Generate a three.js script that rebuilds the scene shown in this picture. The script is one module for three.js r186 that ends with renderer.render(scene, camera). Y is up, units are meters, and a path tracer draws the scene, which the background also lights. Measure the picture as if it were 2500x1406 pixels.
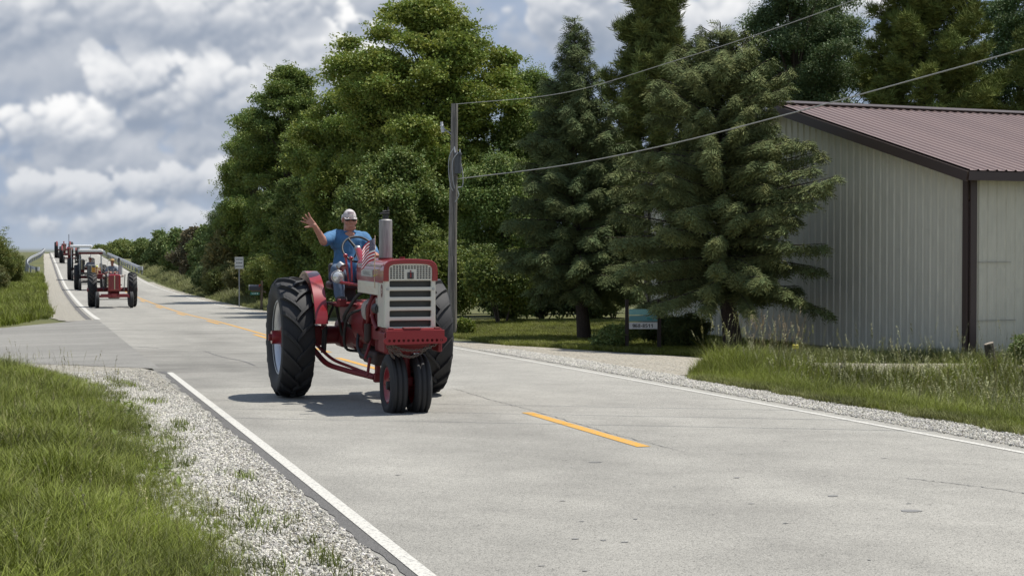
import * as THREE from 'three';
import { mergeGeometries, mergeVertices } from 'three/addons/utils/BufferGeometryUtils.js';
import { RoundedBoxGeometry } from 'three/addons/geometries/RoundedBoxGeometry.js';
import { MarchingCubes } from 'three/addons/objects/MarchingCubes.js';

// ---------------------------------------------------------------- camera, sky, sun, exposure
const scene = new THREE.Scene();
const CAM_Y = 1.728;
const camera = new THREE.PerspectiveCamera(19.46, 1024 / 575, 0.1, 6000);
camera.position.set(0, CAM_Y, 0);
camera.lookAt(0, CAM_Y - 100 * 93 / 4100, -100);
const renderer = new THREE.WebGLRenderer({ antialias: true });
renderer.toneMapping = THREE.LinearToneMapping;
renderer.toneMappingExposure = 1.2;
renderer.shadowMap.enabled = true;

const SUN = new THREE.Vector3(0.37, 1.0, -0.17).normalize();
const sun = new THREE.DirectionalLight(new THREE.Color().setRGB(1.0, 0.955, 0.88), 5.0);
sun.position.copy(SUN).multiplyScalar(120).add(new THREE.Vector3(-5, 0, -40));
sun.target.position.set(-5, 0, -40);
sun.castShadow = true;
sun.shadow.mapSize.set(4096, 4096);
Object.assign(sun.shadow.camera, { left: -80, right: 80, top: 80, bottom: -80, near: 1, far: 400 });
sun.shadow.radius = 1;
scene.add(sun, sun.target);

// ---------------------------------------------------------------- small maths
function rng(seed) { let a = seed | 0; return () => { a = (a + 0x6d2b79f5) | 0; let t = Math.imul(a ^ (a >>> 15), 1 | a); t = (t + Math.imul(t ^ (t >>> 7), 61 | t)) ^ t; return ((t ^ (t >>> 14)) >>> 0) / 4294967296; }; }
const lerp = (a, b, t) => a + (b - a) * t, clamp = (x, a = 0, b = 1) => Math.min(b, Math.max(a, x));
const sstep = (a, b, x) => { const t = clamp((x - a) / (b - a)); return t * t * (3 - 2 * t); };
const V = (x, y, z) => new THREE.Vector3(x, y, z);
const PERM = new Uint8Array(512); { const r = rng(77); const p = [...Array(256).keys()]; for (let i = 255; i > 0; i--) { const j = (r() * (i + 1)) | 0; [p[i], p[j]] = [p[j], p[i]]; } for (let i = 0; i < 512; i++) PERM[i] = p[i & 255]; }
const HV = new Float32Array(256); { const r = rng(5); for (let i = 0; i < 256; i++) HV[i] = r() * 2 - 1; }
function noise3(x, y, z) {                       // value noise, -1..1
  const xf = Math.floor(x), yf = Math.floor(y), zf = Math.floor(z);
  let u = x - xf, v = y - yf, w = z - zf; const X = xf & 255, Y = yf & 255, Z = zf & 255;
  u = u * u * u * (u * (u * 6 - 15) + 10); v = v * v * v * (v * (v * 6 - 15) + 10); w = w * w * w * (w * (w * 6 - 15) + 10);
  const A = PERM[X] + Y, B = PERM[X + 1] + Y, AA = PERM[A & 255] + Z, AB = PERM[(A + 1) & 255] + Z, BA = PERM[B & 255] + Z, BB = PERM[(B + 1) & 255] + Z;
  const g = (i) => HV[PERM[i & 255]];
  const x1 = g(AA) + (g(BA) - g(AA)) * u, x2 = g(AB) + (g(BB) - g(AB)) * u, x3 = g(AA + 1) + (g(BA + 1) - g(AA + 1)) * u, x4 = g(AB + 1) + (g(BB + 1) - g(AB + 1)) * u;
  const y1 = x1 + (x2 - x1) * v, y2 = x3 + (x4 - x3) * v;
  return y1 + (y2 - y1) * w;
}
function fbm(x, y, z, oct = 5, gain = 0.5) { let s = 0, a = 1, n = 0; for (let i = 0; i < oct; i++) { s += a * noise3(x, y, z); n += a; a *= gain; x = x * 2.03 + 11.3; y = y * 2.03 + 5.7; z = z * 2.03 + 3.1; } return s / n; }

// ---------------------------------------------------------------- the sky: broken cumulus over a pale blue, computed for every direction
{
  const W = 4096, Hh = 2048, data = new Float32Array(W * Hh * 4);
  const KS_ = .635;                                 // overall brightness of the sky beside the sun
  // cumulus heaps: azimuth and height of the base in degrees, half width, height, how bright; more of the same all round
  const heaps = [[-14.5, 4.2, 4.2, 3.0, .52], [-8.6, 5.6, 3.6, 3.2, .55], [-12.5, 1.9, 4.5, 2.2, .5], [-16.5, 6.9, 3.2, 2.6, .5], [-7.5, 2.8, 3.0, 2.0, .5], [-3.5, 7.0, 3.0, 2.5, .55], [4.5, 6.4, 3.0, 2.6, .6], [-11.5, 7.4, 3.5, 2.4, .6], [-6.3, 5.2, 1.9, 2.6, 1.05], [-15.7, 3.1, 2.3, 1.7, 1], [-9.2, 4.4, 2.2, 2.0, .95], [-12.6, 4.3, 1.5, 2.1, .86], [-11.0, 3.9, 2.6, 1.3, .62], [-13.2, 6.9, 2.6, 1.9, .8], [-9.9, 6.8, 2.0, 2.0, .84], [-16.3, 6.6, 1.6, 2.2, .7], [-7.4, 7.6, 1.6, 1.5, .8], [7.5, 6.0, 2.6, 3.0, .98], [10.5, 7.2, 1.5, 1.8, .9], [2.2, 7.2, 2.0, 2.2, .95], [-10.6, 1.6, 2.6, 1.3, .68], [-8.0, 2.2, 2.0, 1.2, .72], [-15.4, 1.3, 2.8, 1.2, .66], [-12.4, .5, 3.2, 1.0, .66], [-7.0, .6, 2.4, 1.2, .7]].map(([a, e, w, h, k]) => e > 2.5 ? [a, e, w * 1.22, h * 1.18, k] : [a, e, w, h, k]);
  const hr = rng(88); for (let i = 0; i < 330; i++) { const e = 1 + Math.pow(hr(), 1.4) * 34, az = -180 + 360 * hr(); if (Math.abs(az) < 17.5 && e < 9) continue; const k = .75 + e * .05; heaps.push([az, e, (1.2 + hr() * 1.8) * k, (.9 + hr() * 1.3) * k, .7 + hr() * .35]); }
  heaps.sort((p, q) => p[1] - (p[4] < .64 ? 60 : 0) - q[1] + (q[4] < .64 ? 60 : 0));
  const puff = (x, y, z, oct) => { let s = 0, a = 1, n = 0; for (let i = 0; i < oct; i++) { s += a * Math.abs(noise3(x, y, z)); n += a; a *= .5; x = x * 2.07 + 7.3; y = y * 2.07 + 1.7; z = z * 2.07 + 4.9; } return s / n; };
  for (let j = 0; j < Hh; j++) {
    const elR = ((j + .5) / Hh - .5) * Math.PI, el = elR * 180 / Math.PI, ce = Math.cos(elR);
    const step = el > 12 ? 4 : 1;                  // higher up the sky only lights the scene
    const row = el < 0 ? [] : heaps.filter((h) => el > h[1] - h[3] * .5 && el < h[1] + h[3] * 1.6);
    for (let i = 0; i < W; i++) {
      const o = (j * W + i) * 4; data[o + 3] = 1;
      if (el < 0) { data[o] = .22; data[o + 1] = .24; data[o + 2] = .21; continue; }
      if (step > 1) { const bi = i - i % step, bj = j - j % step; if (bi !== i || bj !== j) { const q = (bj * W + bi) * 4; data[o] = data[q]; data[o + 1] = data[q + 1]; data[o + 2] = data[q + 2]; continue; } }
      const th = ((i + .5) / W - .5) * 2 * Math.PI, x = Math.cos(th) * ce, z = Math.sin(th) * ce, az = Math.atan2(x, -z) * 180 / Math.PI;
      const t = Math.pow(clamp(el / 75), .5);
      let r = lerp(.40, .12, t), g = lerp(.60, .28, t), b = lerp(.95, .64, t);      // clear air
      // a high grey-blue layer with few openings
      const veil = sstep(-.90, -.26, noise3(x * 5.5 + 3.4, el * .17, z * 5.5) * .8 + .5 * fbm(x * 16, el * .4, z * 16, 3)) * lerp(.97, .5, t), vt = clamp(.5 + .75 * fbm(x * 9 + el * .17 + 5, el * .24 - x * 5, z * 11, 5));
      r = lerp(r, lerp(.39, .70, vt), veil); g = lerp(g, lerp(.49, .77, vt), veil); b = lerp(b, lerp(.66, .88, vt), veil);
      for (const [a, e, rw, rh, br] of row) {
        let da = az - a; if (da > 180) da -= 360; if (da < -180) da += 360; if (da > rw * 1.5 || da < -rw * 1.5) continue;
        const u = da / rw, v = (el - e) / rh, f = 1.25 / Math.min(rw, rh * 1.3), ph = a * 1.7 + e * 3.1;
        const qa = da * f, qe = (el - e) * f * 1.1, q2 = qe + rh * .077 * f, p = puff(qa * .82 + qe * .57 + ph, qe * .82 - qa * .57, ph * .37, 5), p2 = puff((qa - .05) * .82 + q2 * .57 + ph, q2 * .82 - (qa - .05) * .57, ph * .37, 4);
        const dome = v < 0 ? 1 - u * u * .85 - v * v * 9 : 1 - u * u * .95 - v * v * 1.05, d = dome + (p - .27) * 2.7 - (v < .15 ? .5 * (.15 - v) : 0);
        if (d <= 0) continue;
        const al = sstep(.0, lerp(1.0, .30, sstep(-.1, .5, v)), d) * lerp(.35, 1, sstep(-.35, .45, v + (p - .27) * .6));
        let k = clamp(.16 + .70 * clamp(v * 1.1 + .05) + (p - p2) * 1.1 + (p - .27) * .75 - .16 * sstep(.6, 1.3, d)); k = k * k * (3 - 2 * k) * br;
        r = lerp(r, lerp(.37, 1.30, k), al); g = lerp(g, lerp(.445, 1.30, k), al); b = lerp(b, lerp(.575, 1.30, k), al);
      }
      const hz = Math.exp(-el / 1.1) * .55;        // distant air near the horizon
      data[o] = lerp(r, .60, hz) * KS_; data[o + 1] = lerp(g, .68, hz) * KS_; data[o + 2] = lerp(b, .79, hz) * KS_;
    }
  }
  const tex = new THREE.DataTexture(data, W, Hh, THREE.RGBAFormat, THREE.FloatType);
  tex.mapping = THREE.EquirectangularReflectionMapping; tex.magFilter = tex.minFilter = THREE.LinearFilter; tex.colorSpace = THREE.LinearSRGBColorSpace; tex.needsUpdate = true;
  scene.background = tex; scene.environment = tex;
  scene.backgroundIntensity = 1; scene.environmentIntensity = 1;
}
console.log('sky done');

// ---------------------------------------------------------------- names, things, parts
const taken = new Map();
function numbered(n) { const k = taken.get(n) ?? 0; taken.set(n, k + 1); return k ? n + '_' + String(k).padStart(3, '0') : n; }
function shade(o) { o.traverse((c) => { if (c.isMesh) { c.castShadow = true; c.receiveShadow = true; } }); return o; }
function tag(o, label, category, group) { o.userData.label = label; o.userData.category = category; if (group) o.userData.group = group; return o; }
function thing(name, label, category, p = [0, 0, 0], ry = 0, group) { const o = new THREE.Group(); o.name = numbered(name); o.position.set(...p); o.rotation.y = ry; scene.add(o); return tag(o, label, category, group); }
function strip(g) { const n = g.index ? g.toNonIndexed() : g; for (const k of Object.keys(n.attributes)) if (!['position', 'normal', 'uv'].includes(k)) n.deleteAttribute(k); if (!n.attributes.uv) n.setAttribute('uv', new THREE.Float32BufferAttribute(new Float32Array(n.attributes.position.count * 2), 2)); if (!n.attributes.normal) n.computeVertexNormals(); n.morphAttributes = {}; return n; }
const merge = (list) => list.length === 1 ? list[0] : mergeGeometries(list.map(strip), false);
function part(parent, name, geos, mat, label) { const m = new THREE.Mesh(merge(Array.isArray(geos) ? geos : [geos]), mat); m.name = name; m.castShadow = m.receiveShadow = true; parent.add(m); if (label) m.userData.label = label; return m; }
function solo(name, geos, mat, label, category, group) { const m = part(scene, numbered(name), geos, mat); return tag(m, label, category, group); }
function struct(name, geos, mat, parent = scene) { const m = part(parent, numbered(name), geos, mat); if (parent === scene) m.userData.kind = 'structure'; return m; }
function stuff(o) { o.userData.kind = 'stuff'; return o; }

// ---------------------------------------------------------------- shapes
const X = (g, m) => (g.applyMatrix4(m), g);
const move = (g, x, y, z) => (g.translate(x, y, z), g);
const box = (w, h, d, x = 0, y = 0, z = 0, rx = 0, ry = 0, rz = 0) => X(new THREE.BoxGeometry(w, h, d), new THREE.Matrix4().compose(V(x, y, z), new THREE.Quaternion().setFromEuler(new THREE.Euler(rx, ry, rz)), V(1, 1, 1)));
const rbox = (w, h, d, r, x = 0, y = 0, z = 0, rx = 0, ry = 0, rz = 0) => X(new RoundedBoxGeometry(w, h, d, 2, r), new THREE.Matrix4().compose(V(x, y, z), new THREE.Quaternion().setFromEuler(new THREE.Euler(rx, ry, rz)), V(1, 1, 1)));
function cylAB(a, b, r, r2 = r, seg = 14, open = false) { const A = V(...a), B = V(...b), d = B.clone().sub(A), g = new THREE.CylinderGeometry(r2, r, d.length(), seg, 1, open); const q = new THREE.Quaternion().setFromUnitVectors(V(0, 1, 0), d.clone().normalize()); return X(g, new THREE.Matrix4().compose(A.add(B).multiplyScalar(.5), q, V(1, 1, 1))); }
const tube = (pts, r, seg = 24, rad = 8, closed = false) => new THREE.TubeGeometry(new THREE.CatmullRomCurve3(pts.map((p) => V(...p)), closed, 'centripetal'), seg, r, rad, closed);
const ball = (r, x, y, z, sx = 1, sy = 1, sz = 1, seg = 16) => X(new THREE.SphereGeometry(r, seg, Math.ceil(seg * .7)), new THREE.Matrix4().compose(V(x, y, z), new THREE.Quaternion(), V(sx, sy, sz)));
const torus = (R, r, x, y, z, rx = 0, ry = 0, rz = 0, ts = 36, rs = 8) => X(new THREE.TorusGeometry(R, r, rs, ts), new THREE.Matrix4().compose(V(x, y, z), new THREE.Quaternion().setFromEuler(new THREE.Euler(rx, ry, rz)), V(1, 1, 1)));
const ext = (shape, depth, bevel = 0, seg = 6) => new THREE.ExtrudeGeometry(shape, { depth, bevelEnabled: bevel > 0, bevelThickness: bevel, bevelSize: bevel, bevelSegments: 2, curveSegments: seg });
function rr(sh, x0, y0, x1, y1, r) { sh.moveTo(x0 + r, y0); sh.lineTo(x1 - r, y0); sh.quadraticCurveTo(x1, y0, x1, y0 + r); sh.lineTo(x1, y1 - r); sh.quadraticCurveTo(x1, y1, x1 - r, y1); sh.lineTo(x0 + r, y1); sh.quadraticCurveTo(x0, y1, x0, y1 - r); sh.lineTo(x0, y0 + r); sh.quadraticCurveTo(x0, y0, x0 + r, y0); return sh; }
function latheX(profile, seg = 48) { const g = new THREE.LatheGeometry(profile.map(([r, a]) => new THREE.Vector2(r, a)), seg); g.rotateZ(-Math.PI / 2); return g; }   // axis along x

// ---------------------------------------------------------------- materials
const lin = (r, g, b) => new THREE.Color().setRGB(r, g, b);
function mat(o) { const { c, phys, ...r } = o; return new (phys ? THREE.MeshPhysicalMaterial : THREE.MeshStandardMaterial)({ color: c ? lin(...c) : lin(1, 1, 1), roughness: .8, metalness: 0, ...r }); }
function dataTex(w, h, fn, srgb = true, repeat = true) { const d = new Uint8Array(w * h * 4); for (let y = 0; y < h; y++) for (let x = 0; x < w; x++) { const c = fn(x / w, y / h, x, y), o = (y * w + x) * 4; d[o] = clamp(c[0], 0, 1) * 255; d[o + 1] = clamp(c[1], 0, 1) * 255; d[o + 2] = clamp(c[2], 0, 1) * 255; d[o + 3] = 255; } const t = new THREE.DataTexture(d, w, h); t.magFilter = THREE.LinearFilter; t.minFilter = THREE.LinearMipmapLinearFilter; t.generateMipmaps = true; if (repeat) t.wrapS = t.wrapT = THREE.RepeatWrapping; if (srgb) t.colorSpace = THREE.SRGBColorSpace; t.needsUpdate = true; return t; }
// noise that tiles over 0..1 (value noise on a wrapped lattice)
function tileNoise(n, seed) { const r = rng(seed), g = new Float32Array(n * n); for (let i = 0; i < n * n; i++) g[i] = r(); return (u, v) => { let x = u * n, y = v * n; const xi = Math.floor(x), yi = Math.floor(y); x -= xi; y -= yi; x = x * x * (3 - 2 * x); y = y * y * (3 - 2 * y); const a = ((xi % n) + n) % n, b = (a + 1) % n, c = ((yi % n) + n) % n, d = (c + 1) % n; return lerp(lerp(g[c * n + a], g[c * n + b], x), lerp(g[d * n + a], g[d * n + b], x), y); }; }
const srgb = (v) => v <= .0031308 ? v * 12.92 : 1.055 * Math.pow(v, 1 / 2.4) - .055;
function canvasTex(w, h, draw) { const c = document.createElement('canvas'); c.width = w; c.height = h; const x = c.getContext('2d'); draw(x, w, h); const t = new THREE.CanvasTexture(c); t.colorSpace = THREE.SRGBColorSpace; t.magFilter = THREE.LinearFilter; return t; }

// speckled pavement: crushed limestone in a grey binder
const nA = tileNoise(256, 1), nB = tileNoise(64, 2), nC = tileNoise(512, 3), nD = tileNoise(12, 4);
const pavementMap = dataTex(1024, 1024, (u, v) => { const a = nC(u, v), b = nA(u, v), c = nB(u, v), d = nD(u, v); let k = .80 + (a - .5) * .70 + (b - .5) * .52 + (c - .5) * .12 + (d - .5) * .05; if (a > .86) k += .12; if (b < .14) k -= .22; k = srgb(clamp(k, .12, 1.0)); return [k, k * .992, k * .965]; });
const pavementBump = dataTex(1024, 1024, (u, v) => { const k = nC(u, v) * .6 + nA(u, v) * .4; return [k, k, k]; }, false);
// loose gravel: rounded cells, pale stones and dark gaps
const gravelCells = (() => { const n = 56, r = rng(9), P = []; for (let i = 0; i < n * n; i++) P.push([r(), r(), r(), r()]); return (u, v) => { const x = u * n, y = v * n, xi = Math.floor(x), yi = Math.floor(y); let f1 = 9, f2 = 9, id = 0; for (let a = -1; a < 2; a++) for (let b = -1; b < 2; b++) { const c = (((yi + b) % n) + n) % n * n + (((xi + a) % n) + n) % n, p = P[c], dx = xi + a + p[0] - x, dy = yi + b + p[1] - y, d = dx * dx + dy * dy; if (d < f1) { f2 = f1; f1 = d; id = c; } else if (d < f2) f2 = d; } return [Math.sqrt(f1), Math.sqrt(f2), P[id][2], P[id][3]]; }; })();
const gravelMap = dataTex(1024, 1024, (u, v) => { const [a, b, c, h] = gravelCells(u, v); const f = nC(u, v); let k = .34 + .58 * Math.pow(c, .9) + (f - .5) * .14; k = srgb(clamp(k, .03, 1)); return [k, k * lerp(.965, 1, h), k * lerp(.90, .985, h)]; });
const gravelBump = dataTex(1024, 1024, (u, v) => { const [a, b] = gravelCells(u, v); const k = clamp((b - a) * 2.4); return [k, k, k]; }, false);
const grainMap = dataTex(512, 512, (u, v) => { const k = .78 + (nA(u * .9, v) - .5) * .22 + (nC(u, v) - .5) * .2; return [k, k, k]; }, false);
const soilMap = dataTex(512, 512, (u, v) => { const k = .72 + (nA(u, v) - .5) * .5 + (nB(u, v) - .5) * .3, g = nB(v, u); return [srgb(.105 * k + g * .02), srgb(.125 * k), srgb(.038 * k)]; });

// ---------------------------------------------------------------- the lie of the land: road axis, road height, ground height
const ANG = 0.2755, RS0 = 63, RX0 = -11.772, RZ0 = 60.84;     // a point of the road's axis: station, sideways, depth
const dX = -Math.sin(ANG), dZ = Math.cos(ANG), nX = Math.cos(ANG), nZ = Math.sin(ANG);
const plan = (s, o) => [RX0 + dX * (s - RS0) + nX * o, RZ0 + dZ * (s - RS0) + nZ * o];            // [x, depth]
const station = (x, Z) => { const a = x - RX0, b = Z - RZ0; return [RS0 + a * dX + b * dZ, a * nX + b * nZ]; };
const KS = [-60, -20, 7.2, 27, 40.5, 54, 67.5, 81, 99, 117, 135, 157.5, 180, 207, 234, 262, 285, 310, 350, 420, 2000], KH = [.05, .03, 0, -.197, -.383, -.546, -.765, -.904, -1.0, -1.013, -.927, -.594, -.171, .27, .72, 1.22, 1.32, 1.1, .4, -1.0, -1.8];
function hRoad(s) { let i = 0; while (i < KS.length - 2 && s > KS[i + 1]) i++; const sl = (j) => j <= 0 || j >= KS.length - 1 ? 0 : (KH[j + 1] - KH[j - 1]) / (KS[j + 1] - KS[j - 1]); const d = KS[i + 1] - KS[i], t = clamp((s - KS[i]) / d), t2 = t * t, t3 = t2 * t; return (2 * t3 - 3 * t2 + 1) * KH[i] + (t3 - 2 * t2 + t) * d * sl(i) + (3 * t2 - 2 * t3) * KH[i + 1] + (t3 - t2) * d * sl(i + 1); }
function ground(x, Z) {
  const [s, o] = station(x, Z), r = hRoad(s);
  const a = Math.abs(o);
  if (a < 3.4) return r;
  let y;
  if (o > 0) {
    const yard = lerp(-.40, r - .1, sstep(48, 72, s)), far = lerp(yard, Math.min(r, -.2) - .7, sstep(95, 150, s));
    y = lerp(r - .02 * sstep(3.4, 4.4, o), far, sstep(s > 100 ? 5.2 : 4.3, s > 100 ? 17 : 8.5, o));
  } else {
    const far = lerp(r - .12, Math.min(r, -.6) - .6, sstep(95, 160, s));
    y = lerp(r - .02 * sstep(3.4, 4.4, a), far, sstep(4.4, s > 100 ? 18 : 11, a));
  }
  if (o > 4) { const dt = sstep(4.25, 6.2, o) * (1 - sstep(25.4, 27.2, Z)) * sstep(2.0, 3.6, x + (Z > 24 ? -.6 * (Z - 24) : 0)) * sstep(-30, 5, s); y = lerp(y, -.80 + .05 * noise3(x * .6, 1, Z * .6), dt); }
  const out = sstep(40, 160, a) ; y = lerp(y, -1.1, out * sstep(-200, 0, s));
  return lerp(y, -1.6, sstep(330, 600, s));
}
const at = (x, Z, dy = 0) => V(x, ground(x, Z) + dy, -Z);
const onRoad = (s, o, dy = 0) => { const [x, Z] = plan(s, o); return at(x, Z, dy); };
// a sheet between two polylines given as [station, offset], laid dy above the land
function ribbon(a, b, na, nb, dy, uvScale, wobble = 0, seed = 1, col = null) {
  const samp = (P, n) => { const L = [0]; for (let i = 1; i < P.length; i++) L.push(L[i - 1] + Math.hypot(P[i][0] - P[i - 1][0], P[i][1] - P[i - 1][1])); const out = []; for (let k = 0; k <= n; k++) { const t = L[L.length - 1] * k / n; let i = 0; while (i < P.length - 2 && t > L[i + 1]) i++; const f = (t - L[i]) / (L[i + 1] - L[i] || 1); out.push([lerp(P[i][0], P[i + 1][0], f), lerp(P[i][1], P[i + 1][1], f)]); } return out; };
  const A = samp(a, na), B = samp(b, na), pos = [], uv = [], idx = [], cc = [];
  for (let i = 0; i <= na; i++) for (let j = 0; j <= nb; j++) {
    const t = j / nb; let s = lerp(A[i][0], B[i][0], t), o = lerp(A[i][1], B[i][1], t);
    if (wobble) { const e = noise3(s * 1.7 + seed * 7, o * .3, seed) + .6 * noise3(s * 5.1, seed, o) + .4 * noise3(s * 14, seed + 4, o * 2); o += wobble * e * (wobble > 0 ? t : 1); }
    const [x, Z] = plan(s, o), y = ground(x, Z) + dy; pos.push(x, y, -Z); uv.push(o * uvScale, s * uvScale); if (col) cc.push(...col(s, o));
  }
  for (let i = 0; i < na; i++) for (let j = 0; j < nb; j++) { const p = i * (nb + 1) + j, q = p + nb + 1; idx.push(p, p + 1, q, p + 1, q + 1, q); }
  const g = new THREE.BufferGeometry(); g.setAttribute('position', new THREE.Float32BufferAttribute(pos, 3)); g.setAttribute('uv', new THREE.Float32BufferAttribute(uv, 2)); if (col) g.setAttribute('color', new THREE.Float32BufferAttribute(cc, 3)); g.setIndex(idx); g.computeVertexNormals();
  if (g.attributes.normal.getY(0) < 0) { const ix = g.index.array; for (let i = 0; i < ix.length; i += 3) { const t = ix[i]; ix[i] = ix[i + 1]; ix[i + 1] = t; } g.computeVertexNormals(); }
  return g;
}
// ---------------------------------------------------------------- the ground
{
  const os = [-500, -220, -110, -60, -40, -30, -24, -19, -15, -12.5], ss = [];
  for (let o = -11; o <= -3.2; o += .6) os.push(o); os.push(-2.6, 2.6); for (let o = 3.2; o <= 16; o += .6) os.push(o); os.push(18, 21, 25, 30, 40, 60, 110, 220, 500);
  for (let s = -40; s < 0; s += 5) ss.push(s); for (let s = 0; s < 66; s += 1) ss.push(s); for (let s = 66; s < 320; s += 4) ss.push(s); ss.push(330, 350, 380, 420, 480, 560, 700, 900, 1400, 2400);
  const pos = [], uv = [], idx = [], col = [];
  for (const s of ss) for (const o of os) {
    const [x, Z] = plan(s, o); const a = Math.abs(o);
    pos.push(x, ground(x, Z) - (a < 3.6 ? .06 : .02), -Z); uv.push(x / 2.3, Z / 2.3);
    const n = noise3(x * .35, 2, Z * .35) * .16 + noise3(x * 1.3, 7, Z * 1.3) * .12; col.push(1 + n, 1 + n * .7, 1 + n * .4);
  }
  const w = os.length; for (let i = 0; i < ss.length - 1; i++) for (let j = 0; j < w - 1; j++) { const p = i * w + j, q = p + w; idx.push(p, p + 1, q, p + 1, q + 1, q); }
  const g = new THREE.BufferGeometry(); g.setAttribute('position', new THREE.Float32BufferAttribute(pos, 3)); g.setAttribute('uv', new THREE.Float32BufferAttribute(uv, 2)); g.setAttribute('color', new THREE.Float32BufferAttribute(col, 3)); g.setIndex(idx); g.computeVertexNormals();
  struct('ground', g, mat({ map: soilMap, vertexColors: true, roughness: 1 }));
}
// ---------------------------------------------------------------- pavement
const pavement = mat({ map: pavementMap, bumpMap: pavementBump, bumpScale: .004, roughness: .9, vertexColors: true });
const roadTone = (s, o) => {                       // worn, patched and stained surface: tone belongs to the surface
  const near = 1 - sstep(30, 60, s);
  let k = .325 + .032 * fbm(s * .12, o * .5, 1, 3) + .024 * noise3(s * 1.3, o * 1.3, 8) + .028 * noise3(s * 4, o * 4, 3) + .02 * fbm(s * .5, o * 2.2, 30, 3);
  k += .022 * noise3(s * .05, o * 1.6, 40);                              // wheel tracks lengthwise
  const jn = sstep(26, 31, s) * (1 - sstep(52, 62, s)) * sstep(2.6, -2.2, o);   // old patching and drag marks where the side road joins
  k -= jn * (.055 + .06 * noise3(s * .33, o * .25, 21) + .05 * noise3(s * 3.2 + o * .9, o * .22, 4));
  if (s > 24.4 && s < 29.6 && o < .3) k -= .055 * sstep(-.2, .35, noise3(s * .8, o * .6, 3) + .45);
  k += .03 * sstep(.4, 2.4, o);
  k = clamp(k, .13, .46);
  return [k, k * .98, k * .925];
};
const roadMesh = struct('road', ribbon([[-12, -3.42], [300, -3.42]], [[-12, 3.36], [300, 3.36]], 1700, 48, 0, .62, 0, 1, roadTone), pavement);
struct('road', ribbon([[300, -3.42], [420, -3.42]], [[300, 3.36], [420, 3.36]], 30, 4, 0, .62, 0, 1, roadTone), pavement);
struct('side_road', ribbon([[29.3, -3.30], [31.3, -4.6], [33.4, -6.4], [35.6, -10], [37.6, -25], [38.5, -70]], [[60.6, -3.30], [57.5, -4.5], [53.0, -6.1], [49.8, -10], [47, -25], [46, -70]], 90, 44, .003, .62, 0, 1, (s, o) => { let k = .255 + .05 * fbm(s * .5, o * .16, 3, 3) + .04 * noise3(s * 2.6, o * .25, 9); return [k, k * .985, k * .945]; }), pavement);
// ragged dark asphalt showing beside the near white edge line
const seamAndShade = mat({ map: pavementMap, c: [.15, .148, .15], roughness: .95, bumpMap: pavementBump, bumpScale: .006 });
struct('asphalt_edge_and_shade', ribbon([[-12, -3.24], [28.6, -3.24]], [[-12, -3.385], [28.6, -3.36]], 420, 3, .005, .8, .035, 3), seamAndShade);
struct('asphalt_edge_and_shade', ribbon([[60.2, -3.46], [265, -3.46]], [[60.2, -3.66], [265, -3.64]], 260, 1, .007, .8, .02, 4), seamAndShade);  // far strip: the pavement edge's drop shadow painted as a dark sheet
// ---------------------------------------------------------------- gravel
const gravel = mat({ map: gravelMap, c: [.64, .62, .57], bumpMap: gravelBump, bumpScale: .018, roughness: 1 });
const drive = mat({ map: gravelMap, c: [.60, .57, .51], bumpMap: gravelBump, bumpScale: .012, roughness: 1 });
struct('gravel_shoulder', ribbon([[-12, -3.345], [28.4, -3.345], [32.2, -4.0], [35.2, -6.2], [37.4, -10], [39.4, -25]], [[-12, -5.1], [20, -5.1], [25.5, -5.5], [29.0, -6.6], [32.5, -10], [35.2, -25]], 200, 8, -.002, .68, .06, 5), gravel);
struct('gravel_shoulder', ribbon([[59.4, -3.42], [64, -3.42], [150, -3.42], [260, -3.42]], [[58.6, -4.3], [64, -4.75], [150, -4.7], [260, -4.4]], 200, 3, .003, .68, .08, 6), gravel);
struct('gravel_shoulder', ribbon([[-12, 3.28], [31, 3.28], [70, 3.28], [140, 3.3]], [[-12, 4.15], [26, 4.25], [70, 4.0], [140, 3.75]], 260, 5, -.007, .68, .07, 7), gravel);
// the drive: from the road's edge across to the shed's front, given in stations and offsets
{
  const so = (x, Z) => station(x, Z);
  const near = [[26.6, 3.36], so(2.45, 25.6), so(4.2, 26.9), so(6.2, 27.4), so(9, 27.3), so(14, 27.6), so(30, 28.5)], far = [[42.5, 3.36], so(-.6, 37.2), so(1.7, 33.9), so(3.9, 32.3), so(6.5, 31.4), so(14, 31.3), so(30, 32)];
  struct('gravel_drive', ribbon(near, far, 120, 12, .004, .68, .05, 8), drive);
}
// ---------------------------------------------------------------- painted lines
const chip = (b) => { const n1 = tileNoise(96, 31), n2 = tileNoise(340, 32); return dataTex(512, 512, (u, v) => { const k = n1(u, v) * .55 + n2(u, v) * .45; const w = sstep(.25, .45, k); return b.map((c, i) => srgb(lerp([.24, .236, .225][i], c * (.92 + .12 * n2(v, u)), w))); }); };
const whitePaint = mat({ map: chip([.52, .505, .455]), roughness: .75 }), yellowPaint = mat({ map: chip([.56, .28, .018]), roughness: .75 });
struct('edge_line', ribbon([[-12, -3.185], [28.15, -3.185]], [[-12, -3.28], [28.15, -3.28]], 200, 2, .009, .9, 0), whitePaint);
struct('edge_line', ribbon([[60.2, -3.17], [262, -3.17]], [[60.2, -3.34], [262, -3.34]], 160, 1, .005, .9, 0), whitePaint);
struct('edge_line', ribbon([[-12, 3.06], [262, 3.02]], [[-12, 3.14], [262, 3.12]], 300, 1, .004, .9, 0), whitePaint);
for (const [a, b, wd] of [[15.6, 19.4, .13], [3.2, 7.0, .13], [28.0, 31.8, .12], [40.4, 44.2, .12], [52.8, 56.6, .12], [65.2, 69.0, .12], [77.6, 81.4, .12], [90, 93.8, .12]]) struct('centre_dash', ribbon([[a, .02], [b, .02]], [[a, .02 + wd], [b, .02 + wd]], 20, 1, .004, .9, 0), yellowPaint);
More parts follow.
